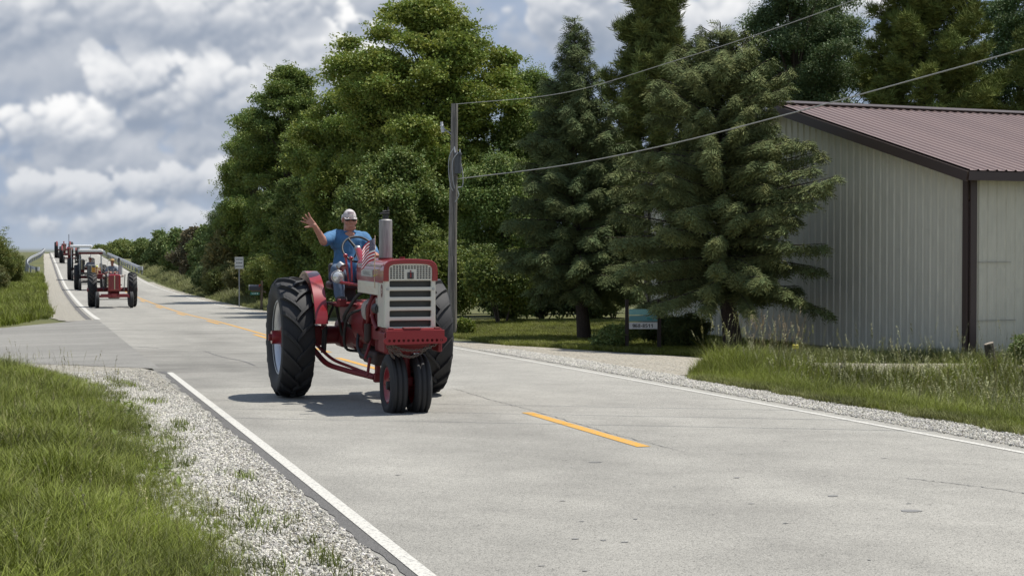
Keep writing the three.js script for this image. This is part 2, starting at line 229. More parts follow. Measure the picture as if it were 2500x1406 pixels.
struct('centre_line', ribbon([[34.0, .26], [140, .26]], [[34.0, .36], [140, .36]], 90, 1, .004, .9, 0), yellowPaint);
// tar lines, cracks and dark spots on the surface
const tar = mat({ c: [.11, .11, .11], roughness: .9 }), stain = mat({ c: [.215, .212, .205], roughness: .95, map: grainMap });
function crack(name, pts, w, seed, m = tar) {
  const r = rng(seed), P = new THREE.CatmullRomCurve3(pts.map(([s, o]) => V(s, 0, o)), false, 'centripetal').getPoints(90), pos = [], idx = [];
  P.forEach((p, i) => { const q = P[Math.min(i + 1, 90)], q0 = P[Math.max(i - 1, 0)], l = Math.hypot(q.x - q0.x, q.z - q0.z) || 1, j = (r() - .5) * .035, ww = w * (.35 + r() * .9) * Math.min(1, i / 6, (90 - i) / 6 + .15); for (const sd of [-1, 1]) { const v = onRoad(p.x - (q.z - q0.z) / l * (ww * sd * .5 + j), p.z + (q.x - q0.x) / l * (ww * sd * .5 + j), .0035); pos.push(v.x, v.y, v.z); } if (i) { const a = i * 2; idx.push(a - 2, a, a - 1, a - 1, a, a + 1); } });
  const g = new THREE.BufferGeometry(); g.setAttribute('position', new THREE.Float32BufferAttribute(pos, 3)); g.setIndex(idx); g.computeVertexNormals(); if (g.attributes.normal.getY(90) < 0) { const x = g.index.array; for (let i = 0; i < x.length; i += 3) [x[i], x[i + 1]] = [x[i + 1], x[i]]; g.computeVertexNormals(); }
  return part(roadMesh, name, g, m);
}
crack('road_crack', [[9.0, 2.6], [10.2, 2.1], [11.3, 1.75], [12.2, 1.55], [13.0, 1.2]], .013, 1);
crack('road_crack', [[15.0, .28], [17.2, .2], [19.4, .22], [21.4, .18], [23.5, .21]], .011, 2);
crack('road_crack', [[29.5, -1.7], [31.2, -1.72], [32.8, -1.9], [35.5, -2.0]], .03, 3);
crack('road_crack', [[37.6, -5.2], [38.3, -4.2], [38.2, -3.4], [37.0, -2.7]], .05, 4, stain);
{
  const r = rng(12);
  const spots = [[11.35, .42, .09, .035], [9.35, -1.55, .08, .03], [12.15, .25, .045, .02], [14.6, -.72, .06, .02], [13.3, 0, .03, .015], [9.6, -2.25, .05, .02], [10.9, -2.1, .025, .012], [10.8, -1.95, .02, .012], [10.7, -1.85, .025, .012]];
  for (let i = 0; i < 30; i++) { const s = 8.6 + r() * r() * 16; spots.push([s, -2.9 + r() * 5.8, .008 + r() * .02, .006 + r() * .01]); }
  for (const [s, o, a, b] of spots) { const pos = [], n = 12, c = onRoad(s, o, .0035); pos.push(c.x, c.y, c.z); for (let k = 0; k < n; k++) { const t = k / n * 6.283, w = .7 + .5 * r(), v = onRoad(s + Math.sin(t) * b * w * 1.6, o + Math.cos(t) * a * w, .0035); pos.push(v.x, v.y, v.z); } const idx = []; for (let k = 0; k < n; k++) idx.push(0, 1 + k, 1 + (k + 1) % n); const g = new THREE.BufferGeometry(); g.setAttribute('position', new THREE.Float32BufferAttribute(pos, 3)); g.setAttribute('uv', new THREE.Float32BufferAttribute(new Float32Array(26), 2)); g.setIndex(idx); g.computeVertexNormals(); if (g.attributes.normal.getY(0) < 0) { const x = g.index.array; for (let i = 0; i < x.length; i += 3) [x[i], x[i + 1]] = [x[i + 1], x[i]]; g.computeVertexNormals(); } part(roadMesh, 'road_spot', g, stain); }
}
// ---------------------------------------------------------------- loose stones lying on the gravel
const inst = (name, g, m, list, parent = scene, col) => {       // list of [x, y, z, rotX, rotY, rotZ, sx, sy, sz]
  const im = new THREE.InstancedMesh(g, m, list.length), M4 = new THREE.Matrix4(), q = new THREE.Quaternion(), e = new THREE.Euler(), p = new THREE.Vector3(), s = new THREE.Vector3(), c = new THREE.Color();
  list.forEach((l, i) => { e.set(l[3], l[4], l[5], 'YXZ'); im.setMatrixAt(i, M4.compose(p.set(l[0], l[1], l[2]), q.setFromEuler(e), s.set(l[6], l[7] ?? l[6], l[8] ?? l[6]))); if (col) im.setColorAt(i, col(c, i, l)); });
  im.name = parent === scene ? numbered(name) : name; im.castShadow = im.receiveShadow = true; parent.add(im); return stuff(im);
};
const inView = (x, Z, m = .06) => Z > 7.5 && Math.abs(x / Z) < .305 + m;
{
  const r = rng(21), g = new THREE.IcosahedronGeometry(.0078, 0), m = mat({ c: [.70, .68, .625], roughness: .95 });
  const run = (n, f) => { const L = []; for (let i = 0; i < n; i++) { const q = f(); if (!q) continue; const [x, Z] = plan(q[0], q[1]); if (!inView(x, Z)) continue; const k = .5 + r() * r() * 1.7; L.push([x, ground(x, Z) + .012, -Z, r() * 6, r() * 6, r() * 6, k * (.8 + r() * .6), k * .75, k]); } return L; };
  const tone = (c) => { const v = .40 + r() * .60; return c.setRGB(v, v * (.96 + r() * .04), v * (.88 + r() * .12)); };
  const left = run(80000, () => { const s = 8 + r() * 21; let o = -3.38 - Math.pow(r(), .8) * 1.15; if (s > 23) o -= r() * (s - 23) * .45; return [s, o]; });
  tag(inst('loose_gravel', g, m, left, scene, tone), 'pale crushed stone along the near shoulder left of the white line', 'gravel');
  const right = run(42000, () => { const s = 12 + r() * 22; return [s, 3.3 + r() * .85]; });
  tag(inst('loose_gravel', g, m, right, scene, tone), 'pale crushed stone between the far white line and the tall grass', 'gravel');
}
console.log('land done');
// ---------------------------------------------------------------- the metal shed
{
  const TH = .439, cx = 8.83, cZ = 32.4, gy = -.46, L = 19.2, Wd = 12.5, EV = 3.72, RG = 5.42, OH = .34, half = Wd / 2;
  const shed = thing('metal_shed', 'large pale ribbed metal shed with a brown metal roof right of the spruces', 'building', [cx, gy, -cZ], TH);
  const n1 = tileNoise(24, 71), n2 = tileNoise(200, 72);
  const dirt = dataTex(512, 512, (u, v) => { const k = 1 - .10 * n1(u * 2, v * .5) - .07 * n2(u * 2, v * .06) - .04 * n2(v, u); return [srgb(.60 * k), srgb(.575 * k), srgb(.475 * k)]; });
  const wallM = mat({ map: dirt, roughness: .38, metalness: .0 }), trim = mat({ c: [.052, .034, .030], roughness: .42 }), slab = mat({ c: [.36, .35, .33], roughness: .95, map: grainMap });
  const roofA = mat({ c: [.235, .162, .146], roughness: .42, map: grainMap }), roofB = mat({ c: [.218, .150, .136], roughness: .42, map: grainMap });
  const roofY = (z) => RG - (RG - EV) * Math.abs(z + half) / half;
  // one ribbed sheet: profile across, from y0 up to top(z)
  function sheet(w, place, y0, top, rib = .229, out = .026) {
    const prof = []; for (let a = 0; a < w - .01; a += rib) prof.push([a, out], [a + .018, out], [a + .040, 0], [a + rib * .5 - .014, 0], [a + rib * .5, .006], [a + rib * .5 + .014, 0], [a + rib - .022, 0]); prof.push([w, out]);
    const pos = [], uv = [], idx = []; prof.forEach(([a, d], i) => { for (const k of [0, 1]) { const [x, , z] = place(a, d), y = k ? top(a) : y0; pos.push(x, y, z); uv.push(a / 3, y / 3 + .13 * place(a, d)[3]); } if (i) { const p = i * 2; idx.push(p - 2, p - 1, p, p - 1, p + 1, p); } });
    const g = new THREE.BufferGeometry(); g.setAttribute('position', new THREE.Float32BufferAttribute(pos, 3)); g.setAttribute('uv', new THREE.Float32BufferAttribute(uv, 2)); g.setIndex(idx); const n = g.toNonIndexed(); n.computeVertexNormals(); return n;
  }
  const gable = part(shed, 'gable_wall', box(.08, .22, Wd - .1, .06, .07, -half), slab);
  const PW = .916;
  for (let k = 0; k * PW < Wd - .1; k++) { const z0 = k * PW, w = Math.min(PW, Wd - z0); part(gable, 'wall_panel', sheet(w, (a, d) => [-d, 0, -(z0 + a), k], .1, (a) => roofY(-(z0 + a)) - .10), wallM); }
  const side = part(shed, 'side_wall', box(L - .1, .22, .08, L / 2, .07, -.06), slab);
  for (let k = 0; k * PW < L - .1; k++) { const x0 = k * PW, w = Math.min(PW, L - x0); part(side, 'wall_panel', sheet(w, (a, d) => [x0 + a, 0, d, k + 3], .1, () => EV - .10), wallM); }
  const back = part(shed, 'rear_wall', [box(L, EV - .2, .06, L / 2, EV / 2 - .05, -Wd + .05), box(.06, EV - .2, Wd - .2, L - .05, EV / 2 - .05, -half)], wallM);
  for (const [y, x0, w] of [[1.95, .12, .9], [.82, .14, 1.0]]) part(shed, 'patch_seam', box(w, .010, .010, x0 + w / 2, y, .03), mat({ c: [.30, .285, .24], roughness: .8 }));
  part(shed, 'corner_trim', [box(.045, EV - .17, .13, -.052, EV / 2 + .02, -.045), box(.15, EV - .17, .045, .055, EV / 2 + .02, .052)], trim);
  part(shed, 'corner_trim', box(.05, EV - .17, .2, -.055, EV / 2 + .02, -Wd + .09), trim);
  // roof: ribbed sheets, ridge to eave, on both slopes
  const pitch = Math.atan2(RG - EV, half), slope = Math.hypot(RG - EV, half) + OH / Math.cos(pitch);
  for (const sd of [1, -1]) {
    const roof = part(shed, 'roof_deck', box(L + 2 * OH - .1, .05, slope - .06, L / 2, RG + .045 - Math.sin(pitch) * slope / 2, -half + sd * Math.cos(pitch) * slope / 2, sd * pitch, 0, 0), trim);
    let k = 0; for (let x0 = -OH; x0 < L + OH - .05; x0 += PW, k++) {
      const w = Math.min(PW, L + OH - x0), prof = []; for (let a = 0; a < w - .01; a += .229) prof.push([a, .026], [a + .022, .026], [a + .046, 0], [a + .20, 0]); prof.push([w, .026]);
      const pos = [], uv = [], idx = []; prof.forEach(([a, d], i) => { for (const q of [.06, slope + .03]) { const y = RG + .085 + d - Math.sin(pitch) * q, z = -half + sd * Math.cos(pitch) * q; pos.push(x0 + a, y, z); uv.push((x0 + a) / 2, q / 2); } if (i) { const p = i * 2; if (sd > 0) idx.push(p - 2, p - 1, p, p - 1, p + 1, p); else idx.push(p - 2, p, p - 1, p - 1, p, p + 1); } });
      const g = new THREE.BufferGeometry(); g.setAttribute('position', new THREE.Float32BufferAttribute(pos, 3)); g.setAttribute('uv', new THREE.Float32BufferAttribute(uv, 2)); g.setIndex(idx); const n = g.toNonIndexed(); n.computeVertexNormals(); part(roof, 'roof_panel', n, k % 2 ? roofA : roofB);
    }
    const fas = []; fas.push(box(.05, .20, slope + .06, -OH - .02, RG - .035 - Math.sin(pitch) * slope / 2, -half + sd * Math.cos(pitch) * slope / 2, sd * pitch, 0, 0)); part(shed, 'gable_fascia', fas, trim);
    part(shed, 'soffit', box(OH, .02, slope - .1, -OH / 2 + .01, RG - .12 - Math.sin(pitch) * slope / 2, -half + sd * Math.cos(pitch) * slope / 2, sd * pitch, 0, 0), trim);
    part(shed, 'eave_trim', box(L + 2 * OH + .02, .17, .05, L / 2, EV - .03 - Math.tan(pitch) * OH, -half + sd * (half + OH + .035)), trim);
  }
  part(shed, 'ridge_cap', [box(L + 2 * OH + .06, .03, .30, L / 2, RG + .10, -half + .135, pitch, 0, 0), box(L + 2 * OH + .06, .03, .30, L / 2, RG + .10, -half - .135, -pitch, 0, 0)], trim);
  const lamp = thing('yard_lamp', 'small pale lamp head at the peak of the shed gable', 'lamp', [0, 0, 0]);
  lamp.position.copy(shed.localToWorld(V(0, 0, 0))); shed.updateMatrixWorld(); lamp.position.copy(V(-OH - .06, RG - .12, -half).applyMatrix4(shed.matrixWorld)); lamp.rotation.y = TH;
  part(lamp, 'arm', cylAB([.08, 0, 0], [-.10, .02, 0], .018), trim); part(lamp, 'housing', [cylAB([-.10, .05, 0], [-.22, -.01, 0], .075, .05, 16), ball(.06, -.2, -.04, 0)], mat({ c: [.62, .63, .64], roughness: .4 }));
}
console.log('shed done');
// ---------------------------------------------------------------- leaves, twigs and blades
const quadLeaf = (pos, b, d, side, len, wid, fold) => {        // a leaf folded along its rib: two triangles
  const t = b.clone().addScaledVector(d, len), m = b.clone().addScaledVector(d, len * .45), n = d.clone().cross(side).normalize();
  const l = m.clone().addScaledVector(side, wid / 2).addScaledVector(n, fold * wid), r = m.clone().addScaledVector(side, -wid / 2).addScaledVector(n, fold * wid);
  pos.push(b.x, b.y, b.z, l.x, l.y, l.z, t.x, t.y, t.z, b.x, b.y, b.z, t.x, t.y, t.z, r.x, r.y, r.z);
};
const fromPos = (pos) => { const g = new THREE.BufferGeometry(); g.setAttribute('position', new THREE.Float32BufferAttribute(pos, 3)); g.computeVertexNormals(); g.setAttribute('uv', new THREE.Float32BufferAttribute(new Float32Array(pos.length / 3 * 2), 2)); return g; };
const rdir = (r) => { const z = r() * 2 - 1, a = r() * 6.2832, q = Math.sqrt(1 - z * z); return V(q * Math.cos(a), z, q * Math.sin(a)); };
function leafSpray(seed, n, R, len, wid, up = .35) {
  const r = rng(seed), pos = [];
  for (let i = 0; i < n; i++) { const b = rdir(r).multiplyScalar(R * Math.cbrt(r())); b.y *= .6; const d = rdir(r); d.y = d.y * .55 - .22; d.normalize(); const nn = V((r() - .5) * 1.3, up + r(), (r() - .5) * 1.3).normalize(); const side = nn.cross(d).normalize(); const k = .7 + r() * .6; quadLeaf(pos, b, d, side, len * k, wid * k, .18 + r() * .2); }
  return fromPos(pos);
}
function spruceTwig(seed) {                      // a drooping bottle-brush shoot about 0.34 m long pointing along +z
  const r = rng(seed), pos = [], axis = [V(0, 0, 0), V((r() - .5) * .04, -.015, .12), V((r() - .5) * .08, -.05, .23), V((r() - .5) * .1, -.10, .33)];
  for (let k = 0; k < 15; k++) { const t = k / 14 * 2.99, i = Math.floor(t), b = axis[i].clone().lerp(axis[i + 1], t - i), f = axis[i + 1].clone().sub(axis[i]).normalize(); const a = k * 2.4 + r(), o = V(Math.cos(a), Math.sin(a) * .8 + .15, 0); const d = f.clone().multiplyScalar(.75).addScaledVector(o, .75).normalize(); quadLeaf(pos, b, d, d.clone().cross(V(o.y, -o.x, .3)).normalize(), .085 + r() * .05, .022, .1); }
  for (const sd of [-1, 1]) for (let k = 0; k < 3; k++) { const b = axis[0].clone().lerp(axis[2], .25 + k * .3), d = V(sd * (.75 + r() * .2), -.15 - r() * .35, .6).normalize(); quadLeaf(pos, b, d, V(-d.z, .25, d.x).normalize(), .16 + r() * .06, .036, .25); }
  return fromPos(pos);
}
function pineTuft(seed) { const r = rng(seed), pos = []; for (let k = 0; k < 26; k++) { const d = rdir(r); d.y = Math.abs(d.y) * .9 + .1; d.normalize(); const b = V((r() - .5) * .08, (r() - .5) * .10, (r() - .5) * .08); quadLeaf(pos, b, d, rdir(r).cross(d).normalize(), .15 + r() * .09, .017, .05); } return fromPos(pos); }
function bladeTuft(seed, n, spread, h, w, bend, seedHead = 0) {
  const r = rng(seed), pos = [];
  for (let i = 0; i < n; i++) {
    const a = r() * 6.283, q = Math.sqrt(r()) * spread, b = V(Math.cos(a) * q, -.01, Math.sin(a) * q), az = r() * 6.283, dir = V(Math.cos(az), 0, Math.sin(az)), hh = h * (.55 + r() * .6), bd = bend * (.3 + r()) * hh, ww = w * (.7 + r() * .6), side = V(-dir.z, 0, dir.x).applyAxisAngle(V(0, 1, 0), (r() - .5) * 1.5);
    const P = (t) => b.clone().addScaledVector(dir, bd * t * t).setY(hh * (t - .22 * bend * t * t * t)); const seg = 3; let p0 = P(0), w0 = ww;
    for (let k = 1; k <= seg; k++) { const t = k / seg, p1 = P(t), w1 = k === seg ? 0 : ww * (1 - t * .55); const A = p0.clone().addScaledVector(side, w0 / 2), B = p0.clone().addScaledVector(side, -w0 / 2), C = p1.clone().addScaledVector(side, w1 / 2), D = p1.clone().addScaledVector(side, -w1 / 2); pos.push(A.x, A.y, A.z, B.x, B.y, B.z, C.x, C.y, C.z); if (w1) pos.push(B.x, B.y, B.z, D.x, D.y, D.z, C.x, C.y, C.z); p0 = p1; w0 = w1; }
  }
  return fromPos(pos);
}
function seedStem(seed, h, head = .12) {        // a flowering stem: a thread of a stalk and a loose nodding head
  const r = rng(seed), pos = [], lean = .18; const P = (t) => V(lean * h * t * t, h * t, 0); let p0 = P(0);
  for (let k = 1; k <= 4; k++) { const p1 = P(k / 4); for (const s of [V(1, 0, 0), V(0, 0, 1)]) { const w = .0022; pos.push(p0.x - s.x * w, p0.y, p0.z - s.z * w, p0.x + s.x * w, p0.y, p0.z + s.z * w, p1.x, p1.y, p1.z); } p0 = p1; }
  for (let k = 0; k < 14; k++) { const b = P(1 - r() * head / h); const d = V(.5 + r() * .4, .5, (r() - .5) * 1.1).normalize(); quadLeaf(pos, b, d, V(0, 0, 1), .028 + r() * .02, .008, .1); }
  return fromPos(pos);
}
const leafMat = (c, tr = .42) => new THREE.MeshPhysicalMaterial({ color: lin(...c), roughness: .6, side: THREE.DoubleSide, transmission: tr, thickness: 0, specularIntensity: .35 });
const M_leaf = leafMat([1, 1, 1]), M_needle = mat({ phys: 1, c: [1, 1, 1], roughness: .8, specularIntensity: .25, side: THREE.DoubleSide }), M_grass = leafMat([1, 1, 1], .32);
const barkMap = (() => { const a = tileNoise(24, 41), b = tileNoise(90, 42); return dataTex(256, 256, (u, v) => { const k = .45 + .7 * a(u * 2, v * .25) * b(u, v * .5) + .25 * b(v, u); return [srgb(.115 * k), srgb(.092 * k), srgb(.072 * k)]; }); })();
const M_bark = mat({ map: barkMap, roughness: 1, bumpMap: barkMap, bumpScale: .02 }), M_barkDark = mat({ map: barkMap, c: [.55, .52, .52], roughness: 1, bumpMap: barkMap, bumpScale: .02 });
const G_maple = [leafSpray(1, 22, .31, .108, .084), leafSpray(2, 22, .31, .10, .078)], G_ash = leafSpray(3, 22, .31, .098, .054), G_shrub = leafSpray(4, 18, .22, .085, .055), G_bush = leafSpray(5, 22, .12, .055, .032), G_far = leafSpray(6, 12, .42, .22, .15);
const G_twig = [spruceTwig(1), spruceTwig(2)], G_tuft = pineTuft(3);

const limb = (pts, r0, r1, seg = 8, rad = 7) => { const c = new THREE.CatmullRomCurve3(pts, false, 'centripetal'), P = c.getPoints(seg), fr = c.computeFrenetFrames(seg), pos = [], uv = [], idx = []; P.forEach((p, i) => { const r = lerp(r0, r1, i / seg); for (let k = 0; k <= rad; k++) { const a = k / rad * 6.2832, n = fr.normals[i], b = fr.binormals[i]; pos.push(p.x + r * (Math.cos(a) * n.x + Math.sin(a) * b.x), p.y + r * (Math.cos(a) * n.y + Math.sin(a) * b.y), p.z + r * (Math.cos(a) * n.z + Math.sin(a) * b.z)); uv.push(k / rad, i / seg * 3); } if (i) for (let k = 0; k < rad; k++) { const q = (i - 1) * (rad + 1) + k; idx.push(q, q + rad + 1, q + 1, q + 1, q + rad + 1, q + rad + 2); } }); const g = new THREE.BufferGeometry(); g.setAttribute('position', new THREE.Float32BufferAttribute(pos, 3)); g.setAttribute('uv', new THREE.Float32BufferAttribute(uv, 2)); g.setIndex(idx); g.computeVertexNormals(); return g; };
const tint = (r, base, dv, dh) => (c) => { const k = 1 + (r() - .5) * dv, h = (r() - .5) * dh; return c.setRGB(base[0] * k * (1 + h), base[1] * k, base[2] * k * (1 - h * .6)); };

// a broad-leaved tree: heaps of leaf sprays carried on limbs; shape given by height, spread and the height where the crown begins
function leafTree({ name = 'leafy_tree', label, x, Z, h, r: R, base = .2, heaps = 60, heapR = .9, per = 80, geo = G_maple[0], col = [.075, .125, .028], seed, trunkR = .16, group, flat = .8, top = .62, mt = M_leaf, dv = .5, dh = .3, squash = .56 }) {
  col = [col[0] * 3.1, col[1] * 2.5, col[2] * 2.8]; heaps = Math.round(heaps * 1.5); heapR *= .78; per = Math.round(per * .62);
  const r = rng(seed), gy = ground(x, Z), t = thing(name, label, 'tree', [x, gy - .05, -Z], 0, group), H = h - gy;
  const yb = H * base, list = [], limbs = [], wood = [];
  const lean = V((r() - .5) * .3, 0, (r() - .5) * .3);
  for (let i = 0; i < heaps; i++) {
    const u = (i + r()) / heaps, a = r() * 6.2832, tt = Math.pow(u, .9);
    const prof = tt < top ? lerp(.62, 1, Math.sin(tt / top * 1.5708)) : Math.pow(Math.cos((tt - top) / (1 - top) * 1.45), .7);
    const hr = heapR * (.65 + r() * .75) * (tt > .8 ? .75 : 1), q = Math.max(0, R * prof * (.85 + .3 * noise3(a * 1.3, tt * 4, seed)) - hr * .55) * Math.sqrt(.12 + .88 * r());
    const c = V(Math.cos(a) * q + lean.x * tt, yb + (H - yb - hr * .5) * tt, Math.sin(a) * q + lean.z * tt);
    limbs.push([c, tt]);
    const n = Math.round(per * hr * hr / (heapR * heapR) * .95 + 6);
    for (let k = 0; k < n; k++) { const d = rdir(r); if (d.y < -.25 && r() < .5) d.y *= -1; const m = hr * Math.pow(r(), .42) * (.85 + .35 * noise3(c.x + d.x * 2, c.y + d.y * 2, c.z + d.z * 2)); list.push([c.x + d.x * m, c.y + d.y * m * squash, c.z + d.z * m, (r() - .5) * .9, r() * 6.28, (r() - .5) * .9, .6 + r() * .75]); }
  }
  for (let k = 0, n = list.length * .05; k < n; k++) { const [c, tt] = limbs[(r() * limbs.length) | 0], d = rdir(r), m = heapR * (1 + r() * .55); list.push([c.x + d.x * m, c.y + d.y * m * .8, c.z + d.z * m, (r() - .5), r() * 6.28, (r() - .5), .55 + r() * .3]); }
  const stem = [V(0, -.1, 0), V(lean.x * .2, H * .25, lean.z * .2), V(lean.x * .6, H * .55, lean.z * .5), V(lean.x, H * .86, lean.z)];
  wood.push(limb(stem, trunkR, .03, 10, 9));
  for (const [c, tt] of limbs) if (r() < .62) { const y0 = clamp(tt * .75 * H - .2, H * base * .6, H * .8), sx = lean.x * y0 / H, sz = lean.z * y0 / H; wood.push(limb([V(sx, y0, sz), V(lerp(sx, c.x, .45), lerp(y0, c.y, .6) + .1, lerp(sz, c.z, .45)), c], trunkR * lerp(.38, .14, tt), .012, 5, 5)); }
  part(t, 'trunk', wood, M_bark);
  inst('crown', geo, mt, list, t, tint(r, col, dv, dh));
  return t;
}
// a shrub: several stems and a rounded uneven head of small leaves
function shrub({ name = 'shrub', label, x, Z, h, w, seed, geo = G_shrub, col = [.06, .10, .025], n = 900, group, dv = .5, dh = .3, mt = M_leaf, lobes = 7, y0 = 0 }) {
  col = [col[0] * 2.4, col[1] * 1.95, col[2] * 2.0];
  const r = rng(seed), gy = ground(x, Z) + y0, t = thing(name, label, 'shrub', [x, gy, -Z], 0, group), L = [], stems = [], cs = [];
  for (let i = 0; i < lobes; i++) { const a = r() * 6.28, q = w * .36 * Math.sqrt(r()); cs.push([V(Math.cos(a) * q, h * (.30 + .42 * r()), Math.sin(a) * q), w * (.20 + .12 * r())]); }
  for (const [c, q] of cs) { stems.push(limb([V(c.x * .2, -.05, c.z * .2), V(c.x * .6, c.y * .55, c.z * .6), c], .012 + h * .008, .004, 4, 5)); for (let k = 0; k < n / lobes; k++) { const d = rdir(r), m = q * Math.pow(r(), .4); L.push([c.x + d.x * m, Math.max(.02, c.y + d.y * m * Math.min(1.25, h / w)), c.z + d.z * m, (r() - .5), r() * 6.28, (r() - .5), .7 + r() * .6]); } }
  for (let k = 0; k < n * .08; k++) { const [c, q] = cs[(r() * lobes) | 0]; L.push([c.x + (r() - .5) * q, c.y + q * (.7 + r() * .8) * Math.min(1.25, h / w), c.z + (r() - .5) * q, 0, r() * 6, 0, .8]); }
  part(t, 'stems', stems, M_bark); inst('foliage', geo, mt, L, t, tint(r, col, dv, dh));
  return t;
}
// a spruce: whorls of drooping boughs hung with shoots
function spruce({ label, x, Z, h, r: R, clear, seed, col, lean = 0, trunkR = .17, per = 1, group, power = .7, drop = .28 }) {
  const r = rng(seed), gy = ground(x, Z), t = thing('spruce_tree', label, 'tree', [x, gy - .04, -Z], 0, group), H = h - gy, L = [[], []], wood = [];
  wood.push(limb([V(0, -.1, 0), V(lean * .35, H * .12, 0), V(lean * .8, H * .3, 0), V(lean, H * .6, 0), V(lean, H, 0)], trunkR, .012, 14, 10));
  for (let y = clear; y < H - .12; y += .17 + r() * .05) {
    const f = (H - y) / (H - clear), len = R * Math.pow(f, power) * (y < clear + .5 ? .82 : 1), nb = Math.max(4, Math.round(6 + 4.5 * f)), ph = r() * 6.28;
    for (let b = 0; b < nb; b++) {
      if (r() < .13) continue; const a = ph + (b + (r() - .5) * .7) / nb * 6.2832, l = Math.max(.16, len * (.58 + .5 * r() + .24 * noise3(a * 1.5, y * .9, seed))), droop = lerp(.10, drop, f) * (.6 + .8 * r()), rise = lerp(.5, .05, f);
      const lx = lean * clamp(y / H * 2), P = (q) => V(lx + Math.cos(a) * l * q, y + (r() - .5) * .1 + l * (rise * q - droop * q * q * 1.3 + .20 * q * q * q), Math.sin(a) * l * q);
      const yy = y; const Q = (q) => V(lx + Math.cos(a) * l * q, yy + l * (rise * q - droop * q * q * 1.3 + .20 * q * q * q), Math.sin(a) * l * q);
      wood.push(limb([Q(0), Q(.5), Q(1)], .010 + l * .010, .004, 4, 4));
      const n = Math.round((l / .062) * per);
      for (let k = 0; k < n; k++) {
        const q = Math.pow((k + r()) / n, .72) * .97 + .03; if (q < .14 && f > .3) continue; const p = Q(q);
        for (let m = 0; m < 3; m++) { const sd = m === 2 ? 0 : (m ? 1 : -1), yaw = Math.PI / 2 - a + sd * (.55 + r() * .7) + (m === 2 ? (r() - .5) * .6 : 0), hang = m === 2 && q < .97 ? .75 + r() * .8 : .25 + r() * .55; L[(r() * 2) | 0].push([p.x + (r() - .5) * .07, p.y + (r() - .5) * .06, p.z + (r() - .5) * .07, hang, yaw, (r() - .5) * .5, (.52 + r() * .42) * (l < .5 ? .8 : 1)]); }
      }
    }
  }
  for (let k = 0; k < 16; k++) L[0].push([lean + (r() - .5) * .05, H - r() * .4, (r() - .5) * .05, -.9 + r() * .8, r() * 6.28, 0, .6 + r() * .3]);
  part(t, 'trunk', wood, M_barkDark);
  const cr = part(t, 'crown', box(.02, H * .3, .02, lean, H * .55, 0), M_barkDark);
  col = [col[0] * 1.8, col[1] * 1.68, col[2] * 1.5]; inst('shoots', G_twig[0], M_needle, L[0], cr, tint(r, col, .6, .2)); inst('shoots', G_twig[1], M_needle, L[1], cr, tint(r, col, .6, .2));
  return t;
}
// a pine: long boughs that sweep upward with tufts of long needles
function pine({ label, x, Z, h, r: R, clear, seed, col, trunkR = .2, boughs = 90, per = 70, group }) {
  const r = rng(seed), gy = ground(x, Z), t = thing('pine_tree', label, 'tree', [x, gy - .04, -Z], 0, group), H = h - gy, L = [], wood = [limb([V(0, -.1, 0), V(.05, H * .4, 0), V(-.05, H * .75, .05), V(0, H, 0)], trunkR, .02, 12, 9)];
  for (let i = 0; i < boughs; i++) {
    const y = lerp(clear, H * .97, Math.pow((i + r()) / boughs, .95)), f = (H - y) / (H - clear), l = Math.max(.3, R * Math.pow(f, .6) * (.6 + .55 * r())), a = i * 2.399 + r(), up = lerp(.65, .12, f);
    const Q = (q) => V(Math.cos(a) * l * q, y + l * (up * q * q + .06 * q), Math.sin(a) * l * q); wood.push(limb([Q(0), Q(.5), Q(1)], .014 + l * .011, .006, 4, 5));
    const n = Math.round(per * (.35 + l / R)); for (let k = 0; k < n; k++) { const q = .28 + .74 * Math.pow(r(), .75), p = Q(q), w = l * .20 * (1.25 - q) + .10; L.push([p.x + (r() - .5) * 2 * w, p.y + (r() - .35) * w * 1.1, p.z + (r() - .5) * 2 * w, (r() - .5) * .9 + .3 * Math.sin(a), r() * 6.28, (r() - .5) * .9, .9 + r() * .7]); }
  }
  part(t, 'trunk', wood, M_bark); inst('crown', G_tuft, M_needle, L, t, tint(r, [col[0] * 2.1, col[1] * 1.8, col[2] * 1.3], .55, .2)); return t;
}

// ---------------------------------------------------------------- the trees
const LEFTROW = 'tall leafy trees in a row behind the tractor';
leafTree({ label: 'tallest maple tree rising behind the utility pole to the top of the photo', x: -3.0, Z: 62, h: 11.1, r: 3.9, base: .16, top: .74, heaps: 135, heapR: 1.05, per: 92, geo: G_maple[0], col: [.088, .132, .026], seed: 11, trunkR: .24, group: LEFTROW });
leafTree({ label: 'rounded leafy tree directly behind the waving driver', x: -6.3, Z: 67, h: 8.6, r: 2.9, base: .14, heaps: 95, heapR: .95, per: 86, geo: G_maple[1], col: [.085, .130, .027], seed: 12, trunkR: .2, group: LEFTROW });
leafTree({ label: 'leafy tree with a pointed top above the road sign', x: -11.4, Z: 86, h: 11.2, r: 3.4, base: .12, heaps: 105, heapR: 1.05, per: 84, geo: G_maple[0], col: [.070, .112, .026], seed: 13, trunkR: .22, group: LEFTROW });
leafTree({ label: 'leafy tree at the left end of the tall row, sky on its left side', x: -15.5, Z: 101, h: 9.5, r: 3.2, base: .10, heaps: 95, heapR: 1.05, per: 80, geo: G_maple[1], col: [.074, .118, .027], seed: 14, trunkR: .2, group: LEFTROW });
leafTree({ label: 'low dark tree left of the road sign beside the tall trees', x: -18.9, Z: 112, h: 4.8, r: 2.3, base: .08, heaps: 55, heapR: .9, per: 70, geo: G_ash, col: [.050, .085, .024], seed: 15, trunkR: .13 });
leafTree({ label: 'leafy tree seen between the tallest maple and the left spruce', x: .5, Z: 63, h: 8.6, r: 2.2, base: .15, heaps: 75, heapR: .95, per: 84, geo: G_ash, col: [.072, .118, .027], seed: 16, trunkR: .17 });
